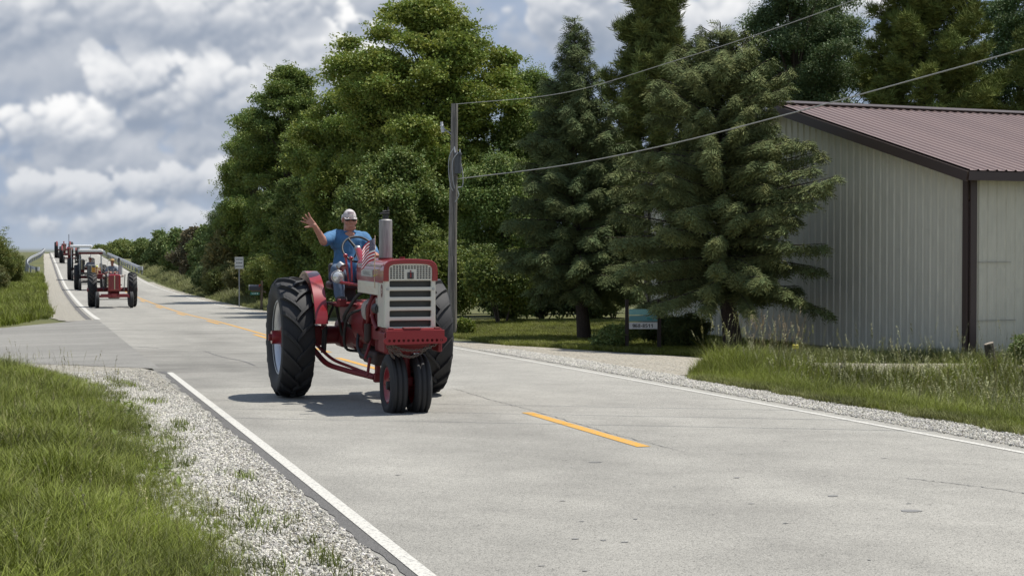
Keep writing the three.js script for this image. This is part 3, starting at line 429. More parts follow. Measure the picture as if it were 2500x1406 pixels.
leafTree({ label: 'shaded leafy tree filling the gap low behind the tractor hood', x: -3.9, Z: 57, h: 5.2, r: 2.2, base: .08, heaps: 60, heapR: .85, per: 80, geo: G_maple[1], col: [.062, .10, .024], seed: 17, trunkR: .13 });
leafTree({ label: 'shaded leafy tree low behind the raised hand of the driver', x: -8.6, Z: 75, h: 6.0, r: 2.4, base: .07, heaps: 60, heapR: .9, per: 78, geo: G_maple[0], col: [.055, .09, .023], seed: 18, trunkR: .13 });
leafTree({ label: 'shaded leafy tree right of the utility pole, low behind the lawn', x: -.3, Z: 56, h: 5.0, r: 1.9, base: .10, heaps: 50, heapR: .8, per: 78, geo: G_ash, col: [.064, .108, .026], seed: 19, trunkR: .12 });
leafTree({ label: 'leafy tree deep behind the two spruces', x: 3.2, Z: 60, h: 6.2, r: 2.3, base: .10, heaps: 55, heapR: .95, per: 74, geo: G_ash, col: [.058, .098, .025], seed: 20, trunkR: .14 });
spruce({ label: 'blue green spruce with drooping boughs beside the tall maple, left of the pair', x: 1.72, Z: 39.4, h: 7.2, r: 1.85, clear: 1.25, power: .74, seed: 31, col: [.062, .083, .037], trunkR: .19, lean: -.25 });
spruce({ label: 'large spruce with leaning trunk in front of the shed wall', x: 4.70, Z: 35.4, h: 6.55, r: 2.7, clear: 1.42, power: .62, drop: .29, seed: 32, col: [.077, .096, .041], trunkR: .23, lean: -.32 });
pine({ label: 'tall pine rising between the two spruces', x: 4.4, Z: 51, h: 10.5, r: 2.3, clear: 2.4, seed: 33, col: [.066, .092, .036], trunkR: .2, boughs: 95, per: 60 });
pine({ label: 'wide pine behind the middle of the shed roof', x: 14.2, Z: 58, h: 13.0, r: 3.7, clear: 2.8, seed: 34, col: [.070, .098, .034], trunkR: .26, boughs: 120, per: 95 });
pine({ label: 'pine behind the right end of the shed roof', x: 18.4, Z: 56, h: 11.0, r: 2.9, clear: 2.6, seed: 35, col: [.060, .086, .032], trunkR: .22, boughs: 95, per: 80 });
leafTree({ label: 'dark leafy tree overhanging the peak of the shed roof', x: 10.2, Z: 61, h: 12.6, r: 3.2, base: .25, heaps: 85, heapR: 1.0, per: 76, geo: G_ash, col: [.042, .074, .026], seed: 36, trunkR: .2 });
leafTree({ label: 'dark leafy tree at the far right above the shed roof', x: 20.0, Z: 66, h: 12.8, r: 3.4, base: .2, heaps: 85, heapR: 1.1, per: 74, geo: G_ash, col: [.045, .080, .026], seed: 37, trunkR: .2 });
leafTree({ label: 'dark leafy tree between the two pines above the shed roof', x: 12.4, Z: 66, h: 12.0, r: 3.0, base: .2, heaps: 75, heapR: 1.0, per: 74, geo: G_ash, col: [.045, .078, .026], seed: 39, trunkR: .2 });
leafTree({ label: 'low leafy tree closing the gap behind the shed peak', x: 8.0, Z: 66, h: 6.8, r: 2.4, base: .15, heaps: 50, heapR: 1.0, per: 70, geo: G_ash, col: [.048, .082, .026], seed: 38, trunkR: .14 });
// hedgerow down the right side of the road to the bridge
[[-23.3, 128, 3.5, 1.9, [.060, .098, .030], 'dark shrubby tree where the tall trees end'], [-26.0, 137, 3.5, 1.7, [.062, .068, .036], 'brownish shrubby tree in the roadside hedgerow'], [-29.6, 148, 3.5, 1.9, [.068, .110, .034], 'shrubby tree right of the brownish one, higher on the bank'], [-34.4, 165, 3.5, 2.1, [.068, .108, .034], 'open shrubby tree with sky showing through in the hedgerow'], [-41.8, 190, 2.9, 2.2, [.075, .115, .036], 'spindly tree midway along the bank below the guardrail'], [-52.0, 224, 3.0, 2.9, [.090, .130, .038], 'rounded pale green tree nearest the right guardrail'], [-66, 270, 2.4, 2.0, [.080, .115, .036], 'tiny far tree behind the right guardrail'], [-17.2, 101, 3.0, 1.6, [.085, .10, .036], 'low bushy tree behind the road sign']].forEach(([x, Z, h, r, col, label], i) => leafTree({ name: 'hedgerow_tree', label, x, Z, h, r, base: .05, heaps: 34, heapR: .75, per: 52, geo: G_far, col, seed: 50 + i, trunkR: .08, group: 'hedgerow beyond the road sign', top: .5 }));
[[-9.7, 74.5, 2.3, 2.5, [.105, .150, .032], 'bright yellow green shrub between the mailbox and the big tractor wheel'], [-11.9, 81.6, 2.2, 2.4, [.085, .125, .030], 'shrub just behind the mailbox'], [-13.9, 89, 2.2, 2.6, [.075, .095, .036], 'brownish green shrub behind the road sign post'], [-16.8, 98, 1.9, 2.4, [.075, .105, .032], 'shrub left of the road sign post'], [-19.4, 107, 1.8, 2.6, [.050, .085, .030], 'low dark green shrub at the pavement edge left of the sign'], [-1.9, 50, 2.35, 2.2, [.085, .13, .030], 'green shrub between the tractor wheel and the utility pole'], [-.3, 48.5, 2.1, 1.9, [.078, .12, .030], 'green shrub just right of the utility pole'], [-5.6, 62, 2.3, 2.4, [.06, .10, .026], 'shaded shrub behind the tractor engine'], [1.0, 52, 1.15, 1.6, [.045, .075, .026], 'low dark shrub at the back of the lawn'], [2.2, 52.5, 1.2, 1.7, [.05, .085, .026], 'low dark shrub behind the left spruce trunk'], [3.2, 53, 1.3, 1.7, [.045, .08, .026], 'low dark shrub at the back of the lawn near the phone sign'], [-.3, 53, 1.1, 1.5, [.045, .075, .026], 'low dark shrub at the left end of the lawn']].forEach(([x, Z, h, w, col, label], i) => shrub({ label, x, Z, h, w, seed: 70 + i, col, n: 1500, group: 'roadside and garden shrubs' }));
shrub({ name: 'garden_bush', label: 'small feathery bush below the left end of the phone sign', x: 2.22, Z: 35.6, h: .46, w: .78, seed: 91, geo: G_bush, col: [.085, .135, .040], n: 1100 });
shrub({ name: 'garden_bush', label: 'wider dark evergreen bush below the right end of the phone sign', x: 3.50, Z: 36.4, h: .66, w: 1.3, seed: 92, geo: G_bush, col: [.060, .092, .030], n: 2600, lobes: 10 });
shrub({ name: 'garden_bush', label: 'tuft of bright leaves at the foot of the utility pole', x: -1.18, Z: 42.2, h: .38, w: .40, seed: 93, geo: G_bush, col: [.10, .15, .03], n: 500 });
[[-38.6, 126, 3.3, 3.0, [.090, .125, .032], 'tall yellow green bush at the left edge of the photo'], [-39.3, 131, 2.2, 2.2, [.080, .112, .030], 'bush sloping down toward the left guardrail'], [-33.8, 108, 1.2, 2.2, [.095, .12, .045], 'low pale bush in the grass at the left edge'], [-45.5, 152, 1.5, 2.2, [.082, .11, .032], 'small bush right behind the left guardrail']].forEach(([x, Z, h, w, col, label], i) => shrub({ name: 'roadside_bush', label, x, Z, h: h - ground(x, Z) * .5, w, seed: 100 + i, geo: G_shrub, col, n: 2600, lobes: 9, group: 'bushes left of the road' }));
[[9.6, 31.3, .5, .55, 'leafy weed at the foot of the shed corner'], [11.2, 32.2, .62, .8, 'tall leafy weed against the shed side wall at the right edge'], [10.3, 31.6, .45, .6, 'leafy weed beside the wooden post']].forEach(([x, Z, h, w, label], i) => shrub({ name: 'weed', label, x, Z, h, w, seed: 110 + i, geo: G_bush, col: [.075, .12, .035], n: 620, group: 'weeds along the shed wall' }));
console.log('trees done');

// ---------------------------------------------------------------- grass
{
  const r = rng(201), T = [bladeTuft(1, 9, .055, .25, .0075, .55), bladeTuft(2, 9, .06, .30, .0065, .75), bladeTuft(3, 8, .05, .20, .009, .45), bladeTuft(4, 7, .06, .34, .006, .9)];
  const tall = [bladeTuft(5, 9, .07, .52, .0075, .5), bladeTuft(6, 9, .08, .58, .007, .7), bladeTuft(7, 8, .07, .46, .009, .4)], stem = [seedStem(8, .62), seedStem(9, .75, .16)], short = [bladeTuft(10, 12, .07, .085, .006, .5), bladeTuft(11, 12, .07, .10, .006, .7)], farT = [bladeTuft(12, 12, .16, .42, .022, .5), bladeTuft(13, 12, .18, .50, .02, .7)];
  const green = (a) => (c, i, l) => { const n = noise3(l[0] * .9, 5, l[2] * .9) * .28 + noise3(l[0] * 4, 6, l[2] * 4) * .16, k = a[3] * (1 + n + (r() - .5) * 1.0), y = clamp((r() - .79) * 5) * .75; return c.setRGB(lerp(a[0], .26, y) * k, lerp(a[1], .235, y) * k, lerp(a[2], .10, y) * k); };
  const fill = (n, pick, geos, scale, name, label, col) => { const L = geos.map(() => []); let tries = 0; for (let k = 0; k < n && tries < n * 12; tries++) { const q = pick(); if (!q) continue; const [x, Z] = plan(q[0], q[1]); if (!inView(x, Z, .05)) continue; k++; const sc = scale(q[0], q[1], x, Z); if (sc <= 0) continue; L[(r() * geos.length) | 0].push([x, ground(x, Z), -Z, (r() - .5) * .3, r() * 6.28, (r() - .5) * .3, sc * (.8 + r() * .4), sc * (.7 + r() * .6), sc * (.8 + r() * .4)]); } const root = new THREE.Group(); root.name = numbered(name); root.userData = { kind: 'stuff', label, category: 'grass' }; scene.add(root); L.forEach((l, i) => l.length && inst('blades', geos[i], M_grass, l, root, col)); };
  // left verge in the foreground, fraying into the gravel
  const edge = (s) => -4.04 + .10 * noise3(s * .3, 3, 3) - (s > 20 ? (s - 20) * .055 : 0) - (s > 27 ? (s - 27) * .20 : 0);
  fill(25000, () => { const s = 6 + Math.pow(r(), 1.35) * 29, o = edge(s) + .25 - r() * 6.2; const fray = noise3(s * .9, 3, 7) * .10 + noise3(s * 2.7, 9, 2) * .08 + (r() - .5) * .22; if (o > edge(s) + fray * .5 + .1) return null; if (r() > sstep(.16, -.24, o - edge(s)) + .01) return null; if (s > 30.5 + Math.max(0, -o - 5.8) * .55) return null; return [s, o]; }, T, (s, o) => lerp(.24, 1.02, sstep(-.1, 1.2, edge(s) - o)) * (.88 + .34 * noise3(s * .9, 12, o * 1.4)), 'roadside_grass', 'uncut green grass in the left foreground beside the gravel', green([.170, .205, .026, 1]));
  fill(380, () => { const s = 6.5 + r() * 21, o = edge(s) + .40 - Math.pow(r(), 1.1) * .7; if (noise3(s * .9, 14, o * 5.2) + .6 * noise3(s * 3, 3, o * 11) + (r() - .5) * .5 < .1) return null; return [s, o]; }, short, () => 1, 'creeping_grass', 'thin creeping grass fraying into the left gravel shoulder', green([.185, .225, .05, 1]));
  fill(700, () => { const s = 7 + r() * 24, o = edge(s) - .1 - r() * 5; if (noise3(s * 1.1, 30, o * 1.1) < .05) return null; return s > 30 ? null : [s, o]; }, [leafSpray(21, 12, .09, .075, .036, .8), leafSpray(22, 9, .07, .11, .03, .5)], () => 1.2 + r() * .5, 'low_weeds', 'broad leaved weeds mixed into the left foreground grass', green([.14, .19, .035, 1]));
  fill(420, () => { const s = 8 + r() * 22, o = edge(s) - .15 - r() * 5; return s > 30 ? null : [s, o]; }, stem, () => .62, 'seed_stems', 'pale seed stems standing in the left foreground grass', green([.26, .25, .12, 1]));
  // left verge beyond the junction
  fill(15000, () => { const s = 50 + r() * 110, o = (s < 64 ? lerp(-6.6, -4.75, (s - 51.5) / 12.5) : -4.85) - r() * 9 + noise3(s * .8, 1, 3) * .2; if (s < 51.5 && o > -6.6 - (51.5 - s) * 3.2) return null; return [s, o]; }, farT, (s) => .85 + .35 * noise3(s * .2, 1, 1), 'verge_grass', 'grass verge left of the far road beyond the side road', green([.170, .205, .026, 1]));
  // right side: tall grass between the road and the drive
  const so = station; const dn = (x) => 26.9 + .35 * noise3(x * .9, 2, 2);
  fill(26000, () => { const s = 8 + r() * 22, o = 4.12 + r() * 8 + noise3(s * 1.3, 4, 1) * .14; const [x, Z] = plan(s, o); if (Z > dn(x) || (Z > 25 && x < 2.9 + noise3(Z * 2, 1, 1) * .3)) return null; return [s, o]; }, tall, (s, o) => lerp(.26, .86, sstep(4.3, 5.4, o)), 'tall_grass', 'tall uncut grass between the right shoulder and the gravel drive', green([.185, .220, .026, 1]));
  fill(1500, () => { const s = 8 + r() * 22, o = 4.9 + r() * 7.5; const [x, Z] = plan(s, o); if (Z > dn(x)) return null; return [s, o]; }, stem, () => .95 + r() * .3, 'seed_stems', 'pale nodding seed heads above the tall grass on the right', green([.30, .30, .15, 1]));
  fill(4200, () => { const s = 8 + r() * 16.4, o = 4.0 + r() * .55 + noise3(s * 2, 1, 8) * .1; return [s, o]; }, short, () => 1, 'creeping_grass', 'short grass along the right gravel shoulder', green([.19, .205, .06, 1]));
  // between the drive and the shed, and the reddish clump by the spruce
  fill(2600, () => { const x = 4.2 + r() * 9, Z = 31.5 + r() * 1.8; return so(x, Z); }, tall, () => .5, 'tall_grass', 'grass strip between the gravel drive and the shed', green([.17, .195, .06, 1]));
  fill(110, () => { const x = 4.55 + r() * 1.1, Z = 31.6 + r() * .9; return so(x, Z); }, stem, () => .85 + r() * .35, 'seed_stems', 'clump of reddish seed stems in front of the leaning spruce trunk', green([.34, .27, .16, 1]));
  // lawn
  fill(20000, () => { const x = -2.6 + r() * 9, Z = 33.2 + Math.pow(r(), 1.3) * 17; const q = so(x, Z); return q[1] < 4.5 || Z < 33.4 + clamp((3 - x) * .9, 0, 5.2) ? null : q; }, short, () => 1.15, 'lawn_grass', 'mown lawn under the spruces', green([.175, .195, .03, 1]));
  // right verge toward the bridge
  fill(12000, () => { const s = 60 + r() * 115, o = 4.05 + Math.pow(r(), 1.2) * 4.5; return [s, o]; }, farT, (s, o) => lerp(.35, s > 90 ? 1.5 : .9, sstep(4.2, 5.6, o)), 'verge_grass', 'pale rank grass on the bank right of the far road', green([.215, .23, .085, 1]));
}
console.log('grass done');
// ---------------------------------------------------------------- roadside furniture
const M_galv = mat({ c: [.46, .47, .48], roughness: .42, metalness: .75 }), M_galvDull = mat({ c: [.30, .31, .32], roughness: .6, metalness: .5 });
const woodTone = (() => { const a = tileNoise(40, 81), b = tileNoise(220, 82); return dataTex(256, 512, (u, v) => { const k = .25 + .85 * a(u * 1.6, v * .10) + .6 * (b(u * 2, v * .08) - .5); return [srgb(.29 * k), srgb(.268 * k), srgb(.24 * k)]; }); })();
const M_pole = mat({ map: woodTone, roughness: 1, bumpMap: woodTone, bumpScale: .012 }), M_post = mat({ map: woodTone, c: [.85, .70, .55], roughness: 1 });
const M_black = mat({ c: [.018, .018, .019], roughness: .5 }), M_porc = mat({ c: [.55, .56, .58], roughness: .25 });
// utility pole with a transformer
{
  const p = at(-1.52, 42.0), t = thing('utility_pole', 'weathered grey wooden utility pole with a transformer right of the big tractor', 'utility pole', p.toArray());
  part(t, 'pole', limb([V(.02, -.2, 0), V(.03, 2, 0), V(.06, 4, 0), V(.085, 5.78, 0)], .122, .085, 14, 14), M_pole);
  part(t, 'top_cap', cylAB([.085, 5.78, 0], [.085, 5.80, 0], .086), M_pole);
  const tr = part(t, 'transformer', [cylAB([.17, 4.05, .10], [.17, 4.52, .10], .088, .088, 20), cylAB([.17, 4.52, .10], [.17, 4.57, .10], .10, .10, 20)], mat({ c: [.085, .09, .095], roughness: .5 }));
  part(tr, 'bushing', cylAB([.10, 4.57, .12], [.08, 4.72, .12], .02, .014), M_porc); part(tr, 'bushing', cylAB([.22, 4.57, .12], [.22, 4.66, .12], .018, .014), M_porc);
  part(t, 'bracket', box(.16, .04, .05, .1, 4.45, .05), M_galvDull); part(t, 'bracket', box(.16, .04, .05, .1, 4.14, .05), M_galvDull);
  part(t, 'cable_loop', [tube([[.08, 4.7, .12], [-.03, 4.5, .16], [-.055, 4.1, .16], [.0, 3.72, .14], [.05, 3.62, .12]], .012), tube([[.18, 4.57, .2], [.06, 4.4, .22], [.04, 4.0, .2], [.09, 3.68, .14]], .012), tube([[.25, 4.3, .12], [.30, 3.95, .12], [.27, 3.72, .12], [.16, 3.70, .12], [.19, 3.5, .12], [.10, 3.34, .13]], .012)], mat({ c: [.36, .37, .37], roughness: .6 }));
  const ins = part(t, 'cutout_arm', cylAB([.06, 5.0, .05], [-.20, 5.18, .05], .016), M_galvDull);
  part(ins, 'insulator', [cylAB([-.20, 5.08, .06], [-.24, 5.34, .06], .045, .03, 12), torus(.045, .016, -.21, 5.16, .06, 1.4), torus(.04, .014, -.228, 5.24, .06, 1.4)], M_porc);
  part(t, 'ground_wire', tube([[-.05, 0, .10], [-.045, 2, .09], [-.03, 4, .075]], .005), M_galvDull);
}
// the two cables that run from the pole toward the right of the camera, and three that cross high above the road
const M_cable = mat({ c: [.30, .30, .28], roughness: .6 });
solo('overhead_cable', tube([[-1.43, 5.36, -42], [1.18, 5.10, -36], [2.97, 5.28, -32], [4.76, 5.54, -28], [6.1, 5.82, -25], [9.2, 6.5, -18]], .007, 80, 6), M_cable, 'upper pale cable from the top of the utility pole to the upper right', 'cable', 'cables strung from the utility pole');
solo('overhead_cable', tube([[-1.36, 3.50, -42], [1.18, 3.55, -36], [2.97, 3.73, -32], [4.76, 4.03, -28], [6.1, 4.29, -25], [7.0, 4.47, -23], [9.2, 4.95, -18]], .0105, 80, 6), M_cable, 'lower pale cable from the transformer to the right edge', 'cable', 'cables strung from the utility pole');
[['nearest', 17.85, 16.75], ['middle', 19.0, 17.85], ['farthest', 20.2, 19.0]].forEach(([w, za, zb]) => { const hgt = 6.0, ox = .37 * hgt, oz = .17 * hgt, A = [-.88 + ox, za + oz], B = [3.75 + ox, zb + oz], e = (k) => [lerp(A[0], B[0], k), hgt, -lerp(A[1], B[1], k)]; solo('overhead_cable', tube([e(-2.6), e(-1), e(.5), e(2), e(3.6)], .012, 40, 6), M_cable, `cable crossing high over the road, casting the ${w} of three thin shadow lines`, 'cable', 'cables crossing above the road'); });
// speed zone sign
{
  const [sx, sZ] = plan(79.5, 3.75), t = thing('road_sign', 'white rectangular speed zone sign on a metal post beside the mailbox', 'sign', at(sx, sZ).toArray(), ANG * .6);
  part(t, 'post', [box(.055, 2.25, .035, 0, 1.1, 0), box(.012, 2.25, .05, 0, 1.1, -.02)], M_galvDull);
  const face = canvasTex(256, 340, (c, w, h) => { c.fillStyle = '#dcdcd8'; c.fillRect(0, 0, w, h); c.strokeStyle = '#1c1c1c'; c.lineWidth = 6; c.strokeRect(9, 9, w - 18, h - 18); c.fillStyle = '#141414'; c.font = 'bold 72px sans-serif'; c.textAlign = 'center'; c.textBaseline = 'middle'; ['SPEED', 'ZONE', 'AHEAD'].forEach((s, i) => c.fillText(s, w / 2, 68 + i * 100, w - 36)); });
  part(t, 'plate', rbox(.40, .54, .012, .005, 0, 2.02, .034), mat({ c: [.7, .7, .68], roughness: .5 }));
  part(t, 'face', move(new THREE.PlaneGeometry(.395, .535), 0, 2.02, .0435), mat({ map: face, roughness: .5 }), 'white sign face reading SPEED ZONE AHEAD');
}
// mailbox
{
  const [sx, sZ] = plan(74.6, 4.0), t = thing('mailbox', 'dark rural mailbox with a green number plate on a wooden post', 'mailbox', at(sx, sZ).toArray(), .1);
  part(t, 'post', box(.10, 1.30, .10, .16, .60, 0, 0, 0, -.02), M_post); part(t, 'arm', [box(.52, .07, .09, -.02, .80, 0), box(.10, .06, .08, .30, .76, .0, 0, 0, -.5)], M_post);
  const sh = new THREE.Shape(); sh.moveTo(-.11, 0); sh.lineTo(.11, 0); sh.lineTo(.11, .12); sh.absarc(0, .12, .11, 0, Math.PI, false); sh.lineTo(-.11, 0);
  const b = part(t, 'box', X(ext(sh, .46, .006, 8), new THREE.Matrix4().makeRotationY(Math.PI / 2).setPosition(-.36, .84, 0)), mat({ c: [.02, .024, .035], roughness: .35 }));
  part(b, 'door', X(ext(sh, .012, .004, 8), new THREE.Matrix4().makeRotationY(Math.PI / 2).setPosition(-.385, .84, 0)), M_galvDull); part(b, 'flag', [box(.02, .14, .01, .06, 1.02, .122), box(.09, .045, .008, .09, 1.06, .122)], mat({ c: [.35, .04, .03] }));
  const num = canvasTex(256, 80, (c, w, h) => { c.fillStyle = '#0d6b58'; c.fillRect(0, 0, w, h); c.fillStyle = '#d5e2dc'; c.font = 'bold 62px sans-serif'; c.textAlign = 'center'; c.textBaseline = 'middle'; c.fillText('1 3 8 8', w / 2, h / 2 + 2); });
  part(t, 'number_plate', box(.40, .125, .012, -.13, .69, .052), mat({ c: [.02, .15, .11], roughness: .4 })); part(t, 'number_face', move(new THREE.PlaneGeometry(.395, .12), -.13, .69, .0595), mat({ map: num, roughness: .4 }), 'green plate with white house number');
}
// board sign with a telephone number under the spruce
{
  const t = thing('board_sign', 'small board sign with a phone number beneath the spruce boughs', 'sign', at(2.76, 35.3).toArray(), .05), dk = mat({ c: [.035, .025, .02], roughness: .9 });
  part(t, 'post', box(.07, 1.12, .07, -.34, .5, -.01), dk); part(t, 'post', box(.075, 1.12, .07, .345, .5, -.01), dk);
  const row = (x, y, w, h, bg, fg, txt, px, nm, lb) => { part(t, nm, box(w, h, .02, x, y, .035), mat({ c: [.3, .3, .3] })); part(t, nm, move(new THREE.PlaneGeometry(w - .004, h - .004), x, y, .0475), mat({ map: canvasTex(512, Math.round(512 * h / w), (c, W, H) => { c.fillStyle = bg; c.fillRect(0, 0, W, H); c.fillStyle = fg; c.font = `bold ${px}px sans-serif`; c.textBaseline = 'middle'; c.textAlign = 'right'; c.fillText(txt, W * .86, H * .54); c.font = `bold ${px * .36 | 0}px sans-serif`; if (nm === 'number_board') { c.globalAlpha = .7; for (let k = 0; k < 4; k++) c.fillRect(W * (.13 + .001 * k), H * (.28 + .14 * k), W * (.13 - .03 * (k % 2)), H * .06); } }), roughness: .6 }), lb); };
  row(0, .515, .60, .145, '#c9c7c2', '#1a1a1a', '968-8511', 92, 'number_board', 'white board with the telephone number in black');
  row(0, .665, .60, .12, '#5d8f93', '#1f5a60', '', 60, 'name_board', 'teal board, middle row'); row(0, .80, .60, .125, '#7fb3b0', '#2b6f70', '', 60, 'name_board', 'teal board, top row');
  for (const b of [box(.10, .05, .006, .13, .665, .05), box(.05, .07, .006, .22, .80, .05), box(.04, .07, .006, .13, .80, .05)]) part(t, 'board_mark', b, mat({ c: [.05, .22, .23] }));
}
// leaning cut-off post and a yellow marker by the drive
{
  const t = thing('wooden_post', 'cut off leaning wooden post standing in the tall grass', 'post', at(7.75, 27.3).toArray(), 0);
  part(t, 'post', limb([V(.12, -.1, 0), V(.06, .28, .01), V(.015, .60, .02)], .085, .078, 6, 12), mat({ map: woodTone, c: [.30, .27, .24], roughness: 1 })); part(t, 'cut_face', cylAB([.015, .598, .02], [.010, .612, .02], .079, .074, 14), mat({ map: woodTone, c: [1.6, 1.45, 1.25], roughness: .9 }));
  const m = thing('utility_marker', 'small yellow utility marker in the grass before the shed', 'marker', at(5.45, 32.2).toArray(), .3); part(m, 'stake', cylAB([0, -.05, 0], [0, .26, 0], .012), M_galvDull); part(m, 'cap', rbox(.11, .085, .07, .015, 0, .27, 0), mat({ c: [.72, .62, .08], roughness: .5 }));
}
// guardrails on the approaches to the crest
function guardrail(label, pts, end) {
  const [p0] = pts, o0 = onRoad(...p0), t = thing('guardrail', label, 'guardrail', o0.toArray()), c = new THREE.CatmullRomCurve3(pts.map(([s, o]) => onRoad(s, o).sub(o0)), false, 'centripetal'), n = 70, P = c.getSpacedPoints(n);
  const prof = [[-.155, .0], [-.11, .06], [-.05, .06], [0, -.005], [.05, .06], [.11, .06], [.155, .0]], pos = [], idx = [];
  const inward = pts[0][1] < 0 ? 1 : -1;
  P.forEach((p, i) => { const q = P[Math.min(i + 1, n)].clone().sub(P[Math.max(i - 1, 0)]).normalize(), sd = V(-q.z, 0, q.x).multiplyScalar(inward); for (const [y, d] of prof) pos.push(p.x + sd.x * d, p.y + .60 + y, p.z + sd.z * d); if (i) for (let k = 0; k < 6; k++) { const a = (i - 1) * 7 + k; idx.push(a, a + 1, a + 7, a + 1, a + 8, a + 7); } });
  const g = new THREE.BufferGeometry(); g.setAttribute('position', new THREE.Float32BufferAttribute(pos, 3)); g.setIndex(idx); const gg = g.toNonIndexed(); gg.computeVertexNormals(); part(t, 'rail', gg, mat({ c: [.52, .53, .54], roughness: .38, metalness: .6, side: THREE.DoubleSide }));
  for (let i = 0; i <= n; i += 3) part(t, 'post', box(.12, 1.0, .15, P[i].x - .1 * inward, P[i].y + .25, P[i].z), i % 2 ? M_galvDull : M_galvDull);
  if (end) part(t, 'end_box', box(.40, .36, .5, P[0].x, P[0].y + .60, P[0].z + .25), mat({ c: [.40, .41, .42], roughness: .5 }));
  else { part(t, 'end_shoe', X(new THREE.CylinderGeometry(.2, .2, .36, 14, 1, true, 0, 3.6), new THREE.Matrix4().setPosition(P[0].x + .05, P[0].y + .58, P[0].z + .05)), mat({ c: [.55, .56, .57], roughness: .4, metalness: .6, side: THREE.DoubleSide })); part(t, 'end_post', box(.16, 1.0, .16, P[0].x, P[0].y + .25, P[0].z), mat({ c: [.10, .10, .11] })); }
}
guardrail('steel guardrail left of the road at the crest', [[160, -5.3], [166, -5.9], [182, -6.3], [205, -6.1], [235, -4.9], [268, -4.2]], false);
guardrail('long steel guardrail right of the road on the rise', [[160, 3.95], [175, 3.8], [200, 3.75], [230, 3.7], [265, 3.7]], true);
console.log('roadside done');
// ---------------------------------------------------------------- tractors: shared pieces
const M_red = mat({ phys: 1, c: [.25, .008, .012], roughness: .28, clearcoat: .7, clearcoatRoughness: .12 }), M_redDull = mat({ c: [.20, .012, .014], roughness: .55, map: grainMap }), M_cream = mat({ phys: 1, c: [.60, .585, .50], roughness: .35, clearcoat: .4, clearcoatRoughness: .2 });
const M_tyre = mat({ c: [.020, .020, .021], roughness: .72, bumpMap: pavementBump, bumpScale: .001 }), M_rim = mat({ c: [.58, .60, .62], roughness: .38, metalness: .55 }), M_iron = mat({ c: [.028, .027, .027], roughness: .6 }), M_steel = mat({ c: [.42, .42, .41], roughness: .35, metalness: .8 }), M_grease = mat({ c: [.04, .022, .018], roughness: .65 });
const M_muffler = mat({ map: (() => { const a = tileNoise(16, 91), b = tileNoise(80, 92); return dataTex(256, 256, (u, v) => { const k = .55 + .5 * a(u, v) * b(u, v * .4) + .2 * a(v, u); return [srgb(.38 * k), srgb(.37 * k), srgb(.36 * k)]; }); })(), roughness: .55, metalness: .35 });
function rearTyre(R, W, nl) {
  const rp = R - .036, prof = [[R * .60, -W * .36], [R * .63, -W * .43], [R * .72, -W * .50], [R * .82, -W * .52], [R * .90, -W * .50], [rp * .955, -W * .46], [rp * .985, -W * .30], [rp, 0], [rp * .985, W * .30], [rp * .955, W * .46], [R * .90, W * .50], [R * .82, W * .52], [R * .72, W * .50], [R * .63, W * .43], [R * .60, W * .36]];
  const g = [latheX(prof, 64)], surf = (a) => { const k = Math.abs(a) / (W * .5); return rp * (1 - .045 * k * k); };
  for (const sd of [-1, 1]) for (let i = 0; i < nl; i++) {
    const f0 = (i + (sd > 0 ? .5 : 0)) / nl * 6.2832, pos = [], idx = [], n = 6;
    for (let k = 0; k <= n; k++) { const u = k / n, a = sd * lerp(-.03, W * .515, u), f = f0 - .34 * Math.pow(u, .85), hgt = (u > .96 ? .015 : .040), r0 = surf(a) - .012 - (u > .9 ? .035 : 0), r1 = surf(a) + hgt - (u > .96 ? .02 : 0), wd = lerp(.028, .036, u) / R; for (const [rr_, df] of [[r0, -wd * 1.25], [r1, -wd * .8], [r1, wd * .8], [r0, wd * 1.25]]) pos.push(a, rr_ * Math.cos(f + df), rr_ * Math.sin(f + df)); if (k) for (let q = 0; q < 3; q++) { const b = (k - 1) * 4 + q; idx.push(b, b + 1, b + 4, b + 1, b + 5, b + 4); } }
    idx.push(0, 1, 2, 0, 2, 3); const e = n * 4; idx.push(e, e + 2, e + 1, e, e + 3, e + 2);
    const lg = new THREE.BufferGeometry(); lg.setAttribute('position', new THREE.Float32BufferAttribute(pos, 3)); lg.setIndex(sd > 0 ? idx : idx.map((v, i2) => i2 % 3 === 0 ? idx[i2 + 1] : i2 % 3 === 1 ? idx[i2 - 1] : v)); const q = lg.toNonIndexed(); q.computeVertexNormals(); g.push(q);
  }
  return g;
}
